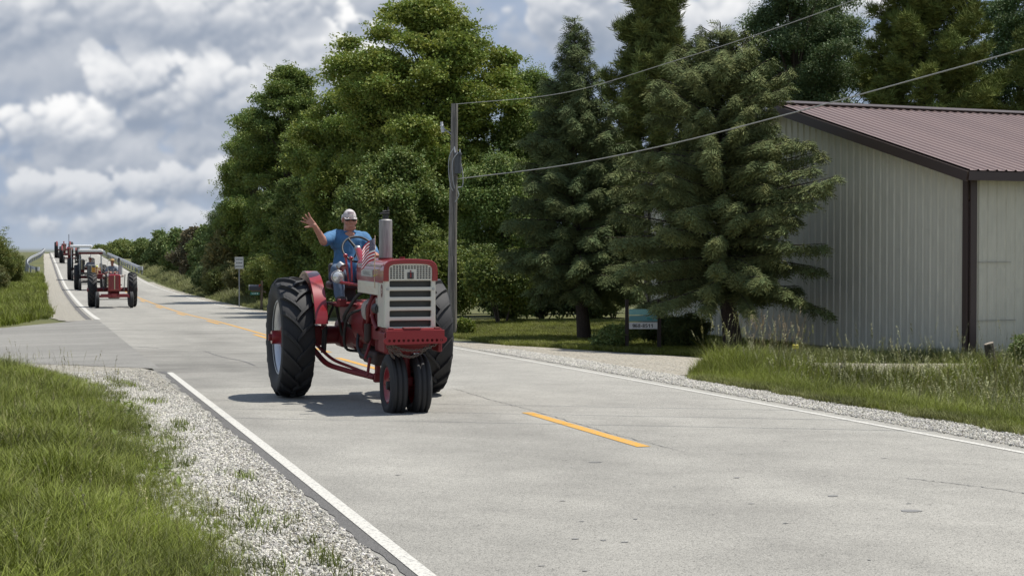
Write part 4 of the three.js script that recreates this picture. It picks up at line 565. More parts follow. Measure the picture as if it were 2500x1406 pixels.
function rearWheel(parent, x, R, W, nl, out, rimMat = M_rim, discMat = M_red) {
  const w = new THREE.Group(); w.name = 'rear_wheel'; w.position.set(x, R, 0); parent.add(w);
  part(w, 'tyre', rearTyre(R, W, nl), M_tyre);
  part(w, 'rim', latheX([[R * .60, -W * .38], [R * .635, -W * .40], [R * .635, -W * .36], [R * .56, -W * .30], [R * .545, -W * .1], [R * .545, W * .1], [R * .56, W * .30], [R * .635, W * .36], [R * .635, W * .40], [R * .60, W * .38]].map(([r, a]) => [r * .985, a]), 48), rimMat);
  const d = out * .02, sh = new THREE.Shape(); sh.absarc(0, 0, R * .54, 0, 6.2832); for (let k = 0; k < 6; k++) { const p = new THREE.Path(), a = k / 6 * 6.2832; p.absellipse(Math.cos(a) * R * .40, Math.sin(a) * R * .40, R * .06, R * .06, 0, 6.2832); sh.holes.push(p); }
  part(w, 'disc', [X(ext(sh, .02, 0, 24), new THREE.Matrix4().makeRotationY(Math.PI / 2).setPosition(d - .01, 0, 0)), latheX([[R * .34, d + out * .012], [R * .25, d + out * .07], [R * .17, d + out * .09], [.0, d + out * .09]], 24)], discMat);
  part(w, 'hub', [cylAB([d, 0, 0], [d + out * .22, 0, 0], R * .13, R * .11, 18), ...[...Array(6)].map((_, k) => { const a = k / 6 * 6.2832 + .3; return cylAB([d, Math.cos(a) * R * .46, Math.sin(a) * R * .46], [d + out * .05, Math.cos(a) * R * .46, Math.sin(a) * R * .46], .02, .02, 6); })], discMat);
  return w;
}
function frontWheel(parent, x, z, R, W, out, ribs = 3, disc = M_red) {
  const w = new THREE.Group(); w.name = 'front_wheel'; w.position.set(x, R, z); parent.add(w);
  const prof = [[R * .58, -W * .34], [R * .64, -W * .46], [R * .76, -W * .52], [R * .87, -W * .48], [R * .925, -W * .40]]; const rb = ribs === 3 ? [[-.36, -.20], [-.09, .09], [.20, .36]] : [[-.36, -.05], [.05, .36]];
  for (const [a, b] of rb) prof.push([R * .945, W * (a - .02)], [R * .992, W * a], [R, W * (a + b) / 2], [R * .992, W * b], [R * .945, W * (b + .02)]);
  prof.push([R * .925, W * .40], [R * .87, W * .48], [R * .76, W * .52], [R * .64, W * .46], [R * .58, W * .34]);
  part(w, 'tyre', latheX(prof, 48), M_tyre);
  part(w, 'rim', [latheX([[R * .585, out * -W * .36], [R * .61, out * W * .38], [R * .55, out * W * .34], [R * .50, out * W * .12], [R * .30, out * W * .02], [R * .27, out * W * .16], [.0, out * W * .18]], 32)], disc);
  part(w, 'hub', [cylAB([0, 0, 0], [out * W * .42, 0, 0], R * .17, R * .13, 14), ...[...Array(6)].map((_, k) => { const a = k / 6 * 6.2832; return cylAB([0, Math.cos(a) * R * .36, Math.sin(a) * R * .36], [out * W * .16, Math.cos(a) * R * .36, Math.sin(a) * R * .36], .014, .014, 6); })], M_iron);
  return w;
}
const spokeWheel = (c, R, tilt, r = .014) => { const m = new THREE.Matrix4().makeRotationX(tilt).setPosition(...c), L = [X(new THREE.TorusGeometry(R, r, 8, 40), m)]; for (let k = 0; k < 3; k++) { const a = Math.PI / 2 + k * 2.0944 + .55; L.push(X(cylAB([0, 0, -.02], [Math.cos(a) * R, Math.sin(a) * R, 0], k === 0 ? .022 : .010, k === 0 ? .016 : .008, 8), m)); } return L; };

// ---------------------------------------------------------------- the red and cream tractor in the foreground
const T1P = onRoad(22.6, -1.25), T1 = thing('farm_tractor', 'large red and cream vintage tractor driving toward the camera', 'tractor', T1P.toArray(), ANG + .022);
{
  const t = T1, R = .765; t.rotation.order = 'YXZ'; t.rotation.x = .0085;
  rearWheel(t, -.885, R, .40, 18, -1); rearWheel(t, .885, R, .40, 18, 1);
  frontWheel(t, -.140, 2.63, .356, .20, -1); frontWheel(t, .140, 2.63, .356, .20, 1);
  part(t, 'front_post', [cylAB([0, .30, 2.63], [0, .92, 2.60], .055, .075, 18), cylAB([-.15, .356, 2.63], [.15, .356, 2.63], .032), rbox(.16, .12, .16, .03, 0, .40, 2.63)], M_redDull);
  // front bolster and the drilled bumper bar
  part(t, 'front_bolster', [rbox(.50, .20, .30, .03, 0, .90, 2.70), rbox(.34, .10, .34, .03, 0, .78, 2.62), rbox(.05, .22, .32, .015, -.30, .86, 2.80), rbox(.05, .22, .32, .015, .32, .86, 2.80)], M_redDull);
  { const s = new THREE.Shape(); s.moveTo(-.315, 1.0); s.lineTo(.345, 1.0); s.lineTo(.345, .93); s.lineTo(.375, .905); s.lineTo(.375, .885); s.lineTo(.345, .855); s.lineTo(-.315, .845); s.lineTo(-.345, .875); s.lineTo(-.345, .90); s.lineTo(-.315, .925); for (let k = 0; k < 12; k++) { const p = new THREE.Path(); p.absellipse(-.284 + k * .0545, .889, .0165, .0165, 0, 6.2832, true); s.holes.push(p); } const barPaint = mat({ c: [.26, .014, .018], roughness: .5 }); part(t, 'bumper_bar', [move(ext(s, .018, .003, 8), 0, 0, 3.02), box(.62, .02, .16, .015, 1.006, 2.95), box(.03, .13, .16, -.28, .93, 2.94), box(.03, .13, .16, .30, .93, 2.94)], barPaint); part(t, 'bumper_ledge', [rbox(.20, .016, .10, .006, -.02, 1.024, 3.0), rbox(.06, .02, .05, .006, -.26, 1.022, 3.0), rbox(.06, .02, .05, .006, .27, 1.022, 3.0)], M_redDull); }
  // cream grille with five slots
  const gx0 = -.285, gx1 = .285;
  { const s = rr(new THREE.Shape(), gx0, 1.02, gx1, 1.56, .035); for (let k = 0; k < 5; k++) { const y = 1.480 - k * .112, p = new THREE.Path(); rr(p, -.246, y - .008, .250, y + .078, .022); s.holes.push(p); } part(t, 'grille', [move(ext(s, .03, .008, 6), 0, 0, 2.815)], M_cream); for (const x of [gx0 - .004, gx1 + .004]) part(t, 'grille_side', rbox(.02, .53, .34, .008, x, 1.287, 2.66), M_cream); for (const x of [-.262, .266]) part(t, 'grille_latch', cylAB([x, 1.455, 2.84], [x, 1.455, 2.866], .016, .014), M_steel); }
  part(t, 'radiator_screen', box(.52, .52, .02, 0, 1.29, 2.775), mat({ c: [.075, .075, .068], roughness: .7, bumpMap: grainMap, bumpScale: .004 }));
  // pressed grid above it
  { const s = new THREE.Shape(), top = 1.735; s.moveTo(-.25, 1.562); s.lineTo(.25, 1.562); s.lineTo(.25, top - .06); s.quadraticCurveTo(.245, top - .008, .18, top); s.quadraticCurveTo(0, top + .018, -.18, top); s.quadraticCurveTo(-.245, top - .008, -.25, top - .06); s.lineTo(-.25, 1.562); for (let i = 0; i < 14; i++) for (let j = 0; j < 7; j++) { const x = -.234 + i * .0341, y = 1.574 + j * .0219; if (Math.abs(x + .0125) < .055 && j < 5) continue; if (j === 6 && (i < 1 || i > 12)) continue; const p = new THREE.Path(); rr(p, x - .0025, y - .002, x + .027, y + .0155, .003); s.holes.push(p); } part(t, 'upper_grille', move(ext(s, .012, .002, 6), 0, 0, 2.842), M_cream); part(t, 'grille_backing', box(.50, .16, .01, 0, 1.65, 2.825), M_iron); const e = part(t, 'emblem', rbox(.072, .072, .012, .003, 0, 1.608, 2.862), M_iron); part(e, 'emblem_letter', [box(.014, .062, .006, -.022, 1.608, 2.868), box(.014, .062, .006, .022, 1.608, 2.868), box(.04, .012, .006, 0, 1.608, 2.868)], mat({ c: [.10, .10, .10] })); part(e, 'emblem_bar', [box(.013, .052, .006, 0, 1.614, 2.872), ball(.009, 0, 1.658, 2.868)], M_red); }
  // hood: rounded red shell, cream band below it on the sides
  { const sec = (ins, y0) => { const s = new THREE.Shape(), w = .305 - ins, tp = 1.785 - ins; s.moveTo(-w, y0); s.lineTo(-w, tp - .12); s.quadraticCurveTo(-w, tp - .02, -w + .10, tp - .008); s.quadraticCurveTo(0, tp + .014, w - .10, tp - .008); s.quadraticCurveTo(w, tp - .02, w, tp - .12); s.lineTo(w, y0); return s; };
    const nose = sec(0, 1.555); nose.lineTo(.258, 1.555); nose.lineTo(.258, 1.675); nose.quadraticCurveTo(.255, 1.735, .185, 1.742); nose.quadraticCurveTo(0, 1.758, -.185, 1.742); nose.quadraticCurveTo(-.255, 1.735, -.258, 1.675); nose.lineTo(-.258, 1.555); nose.lineTo(-.305, 1.555);
    part(t, 'hood_nose', move(ext(nose, .10, .008, 10), 0, 0, 2.765), M_red);
    const hood = sec(.006, 1.53); hood.lineTo(-.299, 1.53); part(t, 'hood', [move(ext(hood, 1.34, .006, 10), 0, 0, 1.42)], M_red);
    part(t, 'fuel_tank_end', [rbox(.60, .28, .16, .06, 0, 1.63, 1.36)], M_red); part(t, 'hood_strip', [box(.010, .014, 1.30, -.306, 1.715, 2.09), box(.010, .014, 1.30, .306, 1.715, 2.09)], M_steel);
    const louver = canvasTex(512, 128, (c, w, h) => { c.fillStyle = '#d8d4c0'; c.fillRect(0, 0, w, h); c.fillStyle = '#a9a693'; for (let y = 0; y < 6; y++) for (let x = 0; x < 3; x++) c.fillRect(20 + x * 22, 22 + y * 15, 12, 5); c.fillStyle = '#c9a88c'; c.globalAlpha = .5; for (let k = 0; k < 14; k++) c.fillRect(150 + (k * 37) % 260, 30 + (k * 23) % 70, 60, 5); });
    for (const sd of [-1, 1]) { part(t, 'hood_band', rbox(.018, .152, 1.16, .006, sd * .297, 1.453, 2.0), M_cream); const p = new THREE.PlaneGeometry(1.12, .13); p.rotateY(sd * Math.PI / 2); part(t, 'band_print', move(p, sd * .3075, 1.452, 2.0), mat({ map: louver, roughness: .4 })); }
    const plate = canvasTex(512, 96, (c, w, h) => { c.fillStyle = '#b9b7b0'; c.fillRect(0, 0, w, h); c.fillStyle = '#20201e'; c.font = 'bold 84px sans-serif'; c.textAlign = 'center'; c.textBaseline = 'middle'; c.fillText('FARMALL', w / 2, h / 2 + 4, w - 40); });
    for (const sd of [-1, 1]) { part(t, 'name_plate', rbox(.012, .085, .62, .004, sd * .308, 1.622, 1.98), M_steel); const p = new THREE.PlaneGeometry(.60, .075); p.rotateY(sd * Math.PI / 2); part(t, 'name_print', move(p, sd * .3155, 1.622, 1.98), mat({ map: plate, roughness: .35, metalness: .2 }), 'bright plate with the maker lettering'); }
    const badge = canvasTex(128, 192, (c, w, h) => { c.fillStyle = '#d6d2c2'; c.fillRect(0, 0, w, h); c.fillStyle = '#5c1414'; c.beginPath(); c.ellipse(w / 2, h / 2, w / 2, h / 2, 0, 0, 7); c.fill(); c.fillStyle = '#e0d8c8'; c.font = 'bold 54px sans-serif'; c.textAlign = 'center'; c.textBaseline = 'middle'; c.fillText('560', w / 2, h * .42); c.fillRect(w * .2, h * .58, w * .6, 8); c.fillRect(w * .24, h * .66, w * .52, 6); });
    for (const sd of [-1, 1]) { const g = new THREE.CircleGeometry(.5, 24); g.scale(.085, .15, 1); g.rotateY(sd * Math.PI / 2); part(t, 'model_badge', move(g, sd * .3015, 1.435, 2.72), mat({ map: badge, roughness: .35 }), 'oval dark red badge with pale numerals'); } }
  // intake stack, exhaust cap and air cleaner
  const mf = part(t, 'muffler', [latheX([[0, -.235], [.070, -.235], [.077, -.22], [.077, .215], [.072, .228], [.035, .234], [0, .236]], 24).applyMatrix4(new THREE.Matrix4().makeRotationZ(Math.PI / 2).setPosition(-.115, 2.015, 2.1))], M_muffler); part(mf, 'outlet', [cylAB([-.115, 2.24, 2.1], [-.115, 2.30, 2.1], .034), rbox(.10, .02, .06, .004, -.125, 2.315, 2.1), cylAB([-.09, 2.30, 2.1], [-.085, 2.39, 2.1], .008), cylAB([-.15, 2.335, 2.1], [-.07, 2.345, 2.1], .012)], M_iron); part(mf, 'collar', cylAB([-.115, 1.765, 2.1], [-.115, 1.80, 2.1], .085), M_redDull);
  part(t, 'air_cleaner', [cylAB([-.20, 1.78, 1.72], [-.20, 1.91, 1.72], .045), cylAB([-.20, 1.905, 1.72], [-.20, 1.935, 1.72], .056, .05)], M_cream); part(t, 'filler_cap', cylAB([-.19, 1.93, 1.70], [-.19, 1.985, 1.70], .022), mat({ c: [.55, .4, .32] })); part(t, 'radiator_cap', [cylAB([-.04, 1.79, 2.62], [-.04, 1.815, 2.62], .03)], M_redDull);
  // engine and running gear
  part(t, 'engine_block', [rbox(.36, .46, 1.05, .03, 0, 1.05, 2.02), rbox(.30, .22, .95, .03, .02, 1.36, 2.0), rbox(.28, .18, .80, .04, 0, .76, 2.0)], M_redDull);
  part(t, 'clutch_housing', [cylAB([0, .98, 1.52], [0, .98, .95], .27, .29, 26), rbox(.46, .56, .5, .06, 0, .95, .75)], M_redDull);
  part(t, 'transmission', [rbox(.44, .60, .95, .07, 0, .93, .30), rbox(.56, .34, .44, .06, 0, .80, .0)], M_redDull);
  part(t, 'axle_housing', [cylAB([-.72, .785, 0], [.72, .785, 0], .115, .115, 20), rbox(.20, .26, .30, .03, -.60, .785, .02), rbox(.20, .26, .30, .03, .60, .785, .02), cylAB([-1.16, .765, 0], [1.16, .765, 0], .044, .044, 14)], M_redDull);
  part(t, 'side_rail', [box(.03, .15, 1.1, -.235, .93, 2.30), box(.03, .15, 1.1, .235, .93, 2.30), box(.012, .018, .16, -.254, .965, 2.45), box(.012, .018, .16, -.254, .885, 2.45)], M_redDull);
  part(t, 'manifold', [tube([[-.20, 1.40, 2.42], [-.26, 1.26, 2.30], [-.27, 1.14, 2.12], [-.25, 1.12, 1.98]], .032), tube([[-.20, 1.38, 2.20], [-.27, 1.25, 2.14], [-.28, 1.10, 2.18], [-.27, .98, 2.36]], .028), tube([[-.2, 1.40, 1.94], [-.27, 1.22, 1.92], [-.26, .98, 1.82]], .03)], M_redDull);
  part(t, 'generator', [cylAB([-.27, 1.22, 2.50], [-.27, 1.22, 2.30], .062, .062, 18), cylAB([-.27, 1.22, 2.52], [-.27, 1.22, 2.54], .05)], M_iron);
  part(t, 'fan_belt', torus(.11, .012, -.12, 1.24, 2.58, 0, 0, 0), M_iron); part(t, 'oil_filter', [cylAB([-.28, .84, 1.90], [-.28, 1.02, 1.90], .048, .048, 16), ball(.048, -.28, .84, 1.9)], M_grease);
  part(t, 'spark_leads', [0, 1, 2, 3].map((k) => tube([[-.20, 1.30, 1.76 - k * .06], [-.27, 1.24, 1.74 - k * .06], [-.27, 1.12, 1.70 - k * .055], [-.24, 1.06, 1.66 - k * .05]], .012, 10, 5)), mat({ c: [.42, .38, .36] })); part(t, 'fuel_filter', [cylAB([-.27, 1.34, 2.44], [-.27, 1.24, 2.44], .03), cylAB([-.26, 1.34, 2.36], [-.26, 1.24, 2.36], .03)], M_steel);
  part(t, 'black_hose', [tube([[-.20, .88, .88], [-.38, 1.02, .97], [-.34, 1.20, 1.15], [-.26, 1.36, 1.35], [-.16, 1.42, 1.5]], .022), tube([[-.16, .62, .75], [-.32, .66, .80], [-.36, .9, .9], [-.33, 1.1, 1.1], [-.2, 1.16, 1.2]], .018), tube([[-.14, .60, 1.75], [-.28, .62, 1.68], [-.30, .72, 1.4], [-.22, .92, 1.1]], .02)], M_iron);
  // lower links and draw frame slung under the belly
  part(t, 'draw_link', [tube([[-.70, .72, .06], [-.62, .60, .30], [-.54, .47, .66], [-.40, .42, 1.1], [-.16, .37, 1.72]], .034), tube([[.70, .72, .06], [.62, .60, .30], [.54, .47, .66], [.40, .42, 1.1], [.16, .37, 1.72]], .034), tube([[-.66, .78, .06], [-.58, .66, .32], [-.48, .53, .70], [-.34, .46, 1.2], [-.16, .39, 1.70]], .020)], M_redDull); part(t, 'draw_bracket', [rbox(.36, .11, .10, .02, 0, .37, 1.74), cylAB([-.13, .32, 1.74], [-.13, .62, 1.74], .035), cylAB([.1, .32, 1.74], [.1, .62, 1.74], .035), box(.06, .05, .9, .12, .42, 2.15, -.22, 0, 0)], M_redDull);
  part(t, 'belly_pan', [rbox(.40, .16, .70, .04, 0, .60, 1.55), rbox(.30, .24, .5, .05, 0, .64, .95)], M_grease); part(t, 'hanger_rod', [cylAB([-.26, .62, 1.9], [-.30, .42, 1.96], .018), cylAB([-.22, .9, 1.9], [-.34, .62, 2.0], .016)], M_redDull);
  part(t, 'hydraulic_cylinder', [cylAB([-.50, .9, .35], [-.50, 1.22, .42], .022), cylAB([-.52, .58, .34], [-.50, .92, .35], .034)], M_iron); part(t, 'platform_strut', cylAB([-.30, .80, .45], [-.41, 1.2, .6], .018), M_iron);
  // platform, seat, fenders
  part(t, 'platform', [rbox(.90, .04, .70, .01, 0, 1.20, .55), rbox(.10, .10, .12, .02, -.40, 1.23, .92)], M_redDull); part(t, 'seat', [rbox(.50, .10, .44, .04, -.14, 1.42, -.02), rbox(.40, .24, .08, .035, -.14, 1.58, -.26), rbox(.2, .24, .2, .03, -.14, 1.29, -.04)], mat({ c: [.05, .05, .05], roughness: .6 }));
  for (const sd of [-1, 1]) { const s = new THREE.Shape(), ro = .835, ri = .815; s.absarc(0, 0, ro, .25, 2.45, false); s.absarc(0, 0, ri, 2.45, .25, true); const g = ext(s, .15, .004, 64); g.rotateY(-Math.PI / 2); part(t, 'fender', move(g, sd > 0 ? .70 : -.55, .765, 0), M_red); const q = new THREE.Shape(); q.absarc(0, 0, ro - .01, .25, 2.45, false); q.lineTo(Math.cos(2.45) * .42, Math.sin(2.45) * .42); q.absarc(0, 0, .45, 2.45, .25, true); const g2 = ext(q, .015, 0, 64); g2.rotateY(-Math.PI / 2); part(t, 'fender_side', move(g2, sd > 0 ? .555 : -.55, .765, 0), M_red); }
  // steering, instrument cowl, lamps, levers
  part(t, 'steering_column', [cylAB([-.145, 1.60, 1.30], [-.155, 1.83, .86], .075, .055, 18), cylAB([-.155, 1.83, .86], [-.16, 1.875, .77], .045, .04)], M_red); part(t, 'steering_wheel', spokeWheel([-.16, 1.885, .75], .198, -.66), M_black); part(t, 'wheel_hub_cap', ball(.045, -.16, 1.90, .73, 1, .8, 1), M_steel);
  part(t, 'cowl', [rbox(.50, .34, .16, .05, -.02, 1.54, 1.27)], M_redDull); part(t, 'gauge', [cylAB([-.40, 1.66, .98], [-.43, 1.70, .93], .055, .05, 18)], M_steel);
  for (const sd of [-1, 1]) { const l = part(t, 'headlamp', [latheX([[0, -.10], [.05, -.09], [.075, -.03], [.078, .02], [.072, .03]], 24).applyMatrix4(new THREE.Matrix4().makeRotationY(-Math.PI / 2).setPosition(sd * .475, 1.555, 1.03))], M_red); part(l, 'lens', [latheX([[.070, 0], [.06, .014], [.03, .026], [0, .029]], 24).applyMatrix4(new THREE.Matrix4().makeRotationY(-Math.PI / 2).setPosition(sd * .475, 1.555, 1.058))], mat({ phys: 1, c: [.72, .73, .72], roughness: .12, metalness: .35, clearcoat: 1 })); part(l, 'bezel', X(new THREE.TorusGeometry(.073, .008, 8, 28), new THREE.Matrix4().setPosition(sd * .475, 1.555, 1.06)), M_steel); part(t, 'lamp_bracket', [cylAB([sd * .475, 1.49, 1.02], [sd * .26, 1.46, 1.25], .018), cylAB([sd * .40, 1.63, .98], [sd * .475, 1.60, 1.0], .02)], M_red); }
  part(t, 'lever', [cylAB([-.33, 1.45, 1.05], [-.36, 1.80, .95], .014), ball(.028, -.36, 1.81, .95), cylAB([-.30, 1.5, 1.05], [-.30, 1.77, 1.0], .012), ball(.024, -.30, 1.78, 1.0)], M_red); part(t, 'brake_rod', cylAB([-.50, .80, .1], [-.44, 1.2, .62], .015), M_iron);
}
// chain slung under the bumper
{
  const t = thing('tow_chain', 'rusty link chain slung under the front bumper of the big tractor', 'chain', [0, 0, 0]), r = rng(61), L = [];
  T1.updateMatrixWorld(true);
  const swag = (a, b, sag, n) => { for (let k = 0; k < n; k++) { const u = k / (n - 1), p = V(lerp(a[0], b[0], u), lerp(a[1], b[1], u) - sag * 4 * u * (1 - u), lerp(a[2], b[2], u)), du = .5 / n, q = V(b[0] - a[0], b[1] - a[1] - sag * 4 * (1 - 2 * u), b[2] - a[2]).normalize(); const g = new THREE.TorusGeometry(.013, .0042, 6, 12); g.scale(1.55, 1, 1); g.rotateX(k % 2 ? 1.2 : -.35); g.applyQuaternion(new THREE.Quaternion().setFromUnitVectors(V(1, 0, 0), q)); L.push(g.translate(p.x, p.y, p.z)); } };
  swag([-.27, .85, 2.99], [.27, .845, 2.99], .075, 22); swag([-.26, .84, 2.96], [.20, .845, 2.97], .14, 22); swag([-.28, .84, 2.98], [-.16, .72, 2.96], .02, 7); swag([-.29, .82, 2.97], [-.22, .70, 2.95], .01, 6); swag([-.20, .83, 2.98], [-.12, .72, 2.96], .0, 6);
  t.applyMatrix4(T1.matrixWorld); const m = part(t, 'links', L, mat({ c: [.16, .13, .11], roughness: .5, metalness: .6 })); stuff(m);
}
// small flag on a stick tied to the hood
{
  const t = thing('small_flag', 'small striped flag on a thin stick tied to the tractor hood', 'flag', [0, 0, 0]); t.applyMatrix4(T1.matrixWorld);
  part(t, 'stick', tube([[-.335, 1.46, 2.52], [-.335, 1.62, 2.50], [-.325, 1.85, 2.47], [-.318, 2.06, 2.45]], .0055, 16, 6), mat({ c: [.55, .42, .28] })); part(t, 'zip_tie', [torus(.012, .004, -.334, 1.60, 2.50, 1.5), box(.07, .006, .006, -.30, 1.615, 2.51, 0, 0, .15), box(.08, .008, .006, -.29, 1.665, 2.50, 0, 0, -.05)], mat({ c: [.62, .58, .12], roughness: .4 }));
  const fl = canvasTex(512, 320, (c, w, h) => { for (let i = 0; i < 13; i++) { c.fillStyle = i % 2 ? '#f2eeec' : '#b02030'; c.fillRect(0, i * h / 13, w, h / 13 + 1); } c.fillStyle = '#23264a'; c.fillRect(0, 0, w * .42, h * 7 / 13); c.fillStyle = '#e8e8ea'; for (let j = 0; j < 9; j++) for (let i = 0; i < (j % 2 ? 5 : 6); i++) { c.beginPath(); c.arc(w * .42 * ((i + (j % 2 ? 1 : .5)) / 6), h * 7 / 13 * ((j + .5) / 9), 6, 0, 7); c.fill(); } });
  // the cloth hangs limp: its short side along the stick, folds running away from it
  const g = new THREE.PlaneGeometry(1, 1, 18, 12), P = g.attributes.position; for (let i = 0; i < P.count; i++) { const u = P.getX(i) + .5, v = .5 - P.getY(i); P.setXYZ(i, -.318 - .155 * u - .01 * v, 2.03 - v * .25 - u * u * .09 - u * .03, 2.455 + .022 * Math.sin(u * 7 + v * 2) + .02 * u); } g.computeVertexNormals(); part(t, 'cloth', g, mat({ map: fl, roughness: .8, side: THREE.DoubleSide }));
}
console.log('tractor done');
// ---------------------------------------------------------------- people: smooth bodies meshed from tapered bones
function capsule(px, py, pz, b) { const { a, d, l2, ra, rb } = b; const x = px - a[0], y = py - a[1], z = pz - a[2]; let t = l2 ? (x * d[0] + y * d[1] + z * d[2]) / l2 : 0; t = t < 0 ? 0 : t > 1 ? 1 : t; const ex = (x - d[0] * t) / b.sx, ey = (y - d[1] * t) / b.sy, ez = (z - d[2] * t) / b.sz; return Math.sqrt(ex * ex + ey * ey + ez * ez) - (ra + (rb - ra) * t); }
const bone = (a, b, ra, rb = ra, s = [1, 1, 1]) => { const d = [b[0] - a[0], b[1] - a[1], b[2] - a[2]]; return { a, b, d, l2: d[0] * d[0] + d[1] * d[1] + d[2] * d[2], ra, rb, sx: s[0], sy: s[1], sz: s[2] }; };
function fleshed(bones, k, res, wrinkle) {
  let lo = [1e9, 1e9, 1e9], hi = [-1e9, -1e9, -1e9]; for (const b of bones) for (const p of [b.a, b.b]) for (let i = 0; i < 3; i++) { const r = Math.max(b.ra, b.rb) * Math.max(b.sx, b.sy, b.sz) + .03; lo[i] = Math.min(lo[i], p[i] - r); hi[i] = Math.max(hi[i], p[i] + r); }
  const half = Math.max(hi[0] - lo[0], hi[1] - lo[1], hi[2] - lo[2]) / 2 * 1.06, c = [0, 1, 2].map((i) => (lo[i] + hi[i]) / 2), mc = new MarchingCubes(res, new THREE.MeshBasicMaterial(), false, false, 120000); mc.isolation = 0;
  const h2 = res / 2; let q = 0;
  for (let z = 0; z < res; z++) for (let y = 0; y < res; y++) for (let x = 0; x < res; x++, q++) {
    const px = c[0] + (x - h2) / h2 * half, py = c[1] + (y - h2) / h2 * half, pz = c[2] + (z - h2) / h2 * half; let s = 0, m = 1e9; const D = [];
    for (const b of bones) { const d = capsule(px, py, pz, b); if (d < m) m = d; D.push(d); }
    if (m < k * 3) { for (const d of D) s += Math.exp(-(d - m) / k * 2.2); m -= Math.log(s) * k / 2.2 * .55; }
    if (wrinkle) m += wrinkle * (noise3(px * 16, py * 9, pz * 16) + .5 * noise3(px * 34, py * 22, pz * 34));
    mc.field[q] = -m;
  }
  mc.update(); const n = mc.count, g = new THREE.BufferGeometry(), P = new Float32Array(n * 3); for (let i = 0; i < n; i++) for (let j = 0; j < 3; j++) P[i * 3 + j] = c[j] + mc.positionArray[i * 3 + j] * half;
  g.setAttribute('position', new THREE.BufferAttribute(P, 3)); const w = mergeVertices(g, 1e-5); w.computeVertexNormals();
  // outward?
  const nn = w.attributes.normal, pp = w.attributes.position; let top = 0; for (let i = 1; i < pp.count; i++) if (pp.getY(i) > pp.getY(top)) top = i; if (nn.getY(top) < 0) { const ix = w.index.array; for (let i = 0; i < ix.length; i += 3) { const t = ix[i]; ix[i] = ix[i + 1]; ix[i + 1] = t; } w.computeVertexNormals(); }
  return w;
}
function hand(w, dir, palmN, spread, s = 1, curl = .15, thumbSide = 1) {       // wrist point, direction of the fingers, palm normal
  const D = V(...dir).normalize(), N = V(...palmN).normalize(), S = D.clone().cross(N).normalize().multiplyScalar(thumbSide), W = V(...w), B = [], P = (f, sd, n = 0) => { const p = W.clone().addScaledVector(D, f * s).addScaledVector(S, sd * s).addScaledVector(N, n * s); return [p.x, p.y, p.z]; };
  for (const [a, b] of [[-.026, -.034], [-.009, -.012], [.009, .011], [.026, .033]]) B.push(bone(P(.0, a * .6), P(.085, b), .016 * s, .014 * s));
  [[-.034, .062, -.5], [-.012, .078, -.16], [.011, .082, .16], [.033, .072, .46]].forEach(([o, l, sp]) => { const a = P(.085, o), k1 = .085 + l * .55, k2 = .085 + l; const b = P(k1, o + sp * spread * l * .55, curl * l * .25), c = P(k2, o + sp * spread * l, curl * l * .9); B.push(bone(a, b, .0105 * s, .0095 * s), bone(b, c, .0095 * s, .008 * s)); });
  const t0 = P(.018, .030), t1 = P(.052, .068, .012), t2 = P(.078, .092, .016); B.push(bone(t0, t1, .015 * s, .012 * s), bone(t1, t2, .0115 * s, .009 * s)); return B;
}
const M_skin = mat({ c: [.42, .205, .145], roughness: .55 }), M_shirt = mat({ c: [.055, .155, .30], roughness: .85 }), M_jeans = mat({ c: [.115, .165, .245], roughness: .9, map: grainMap });
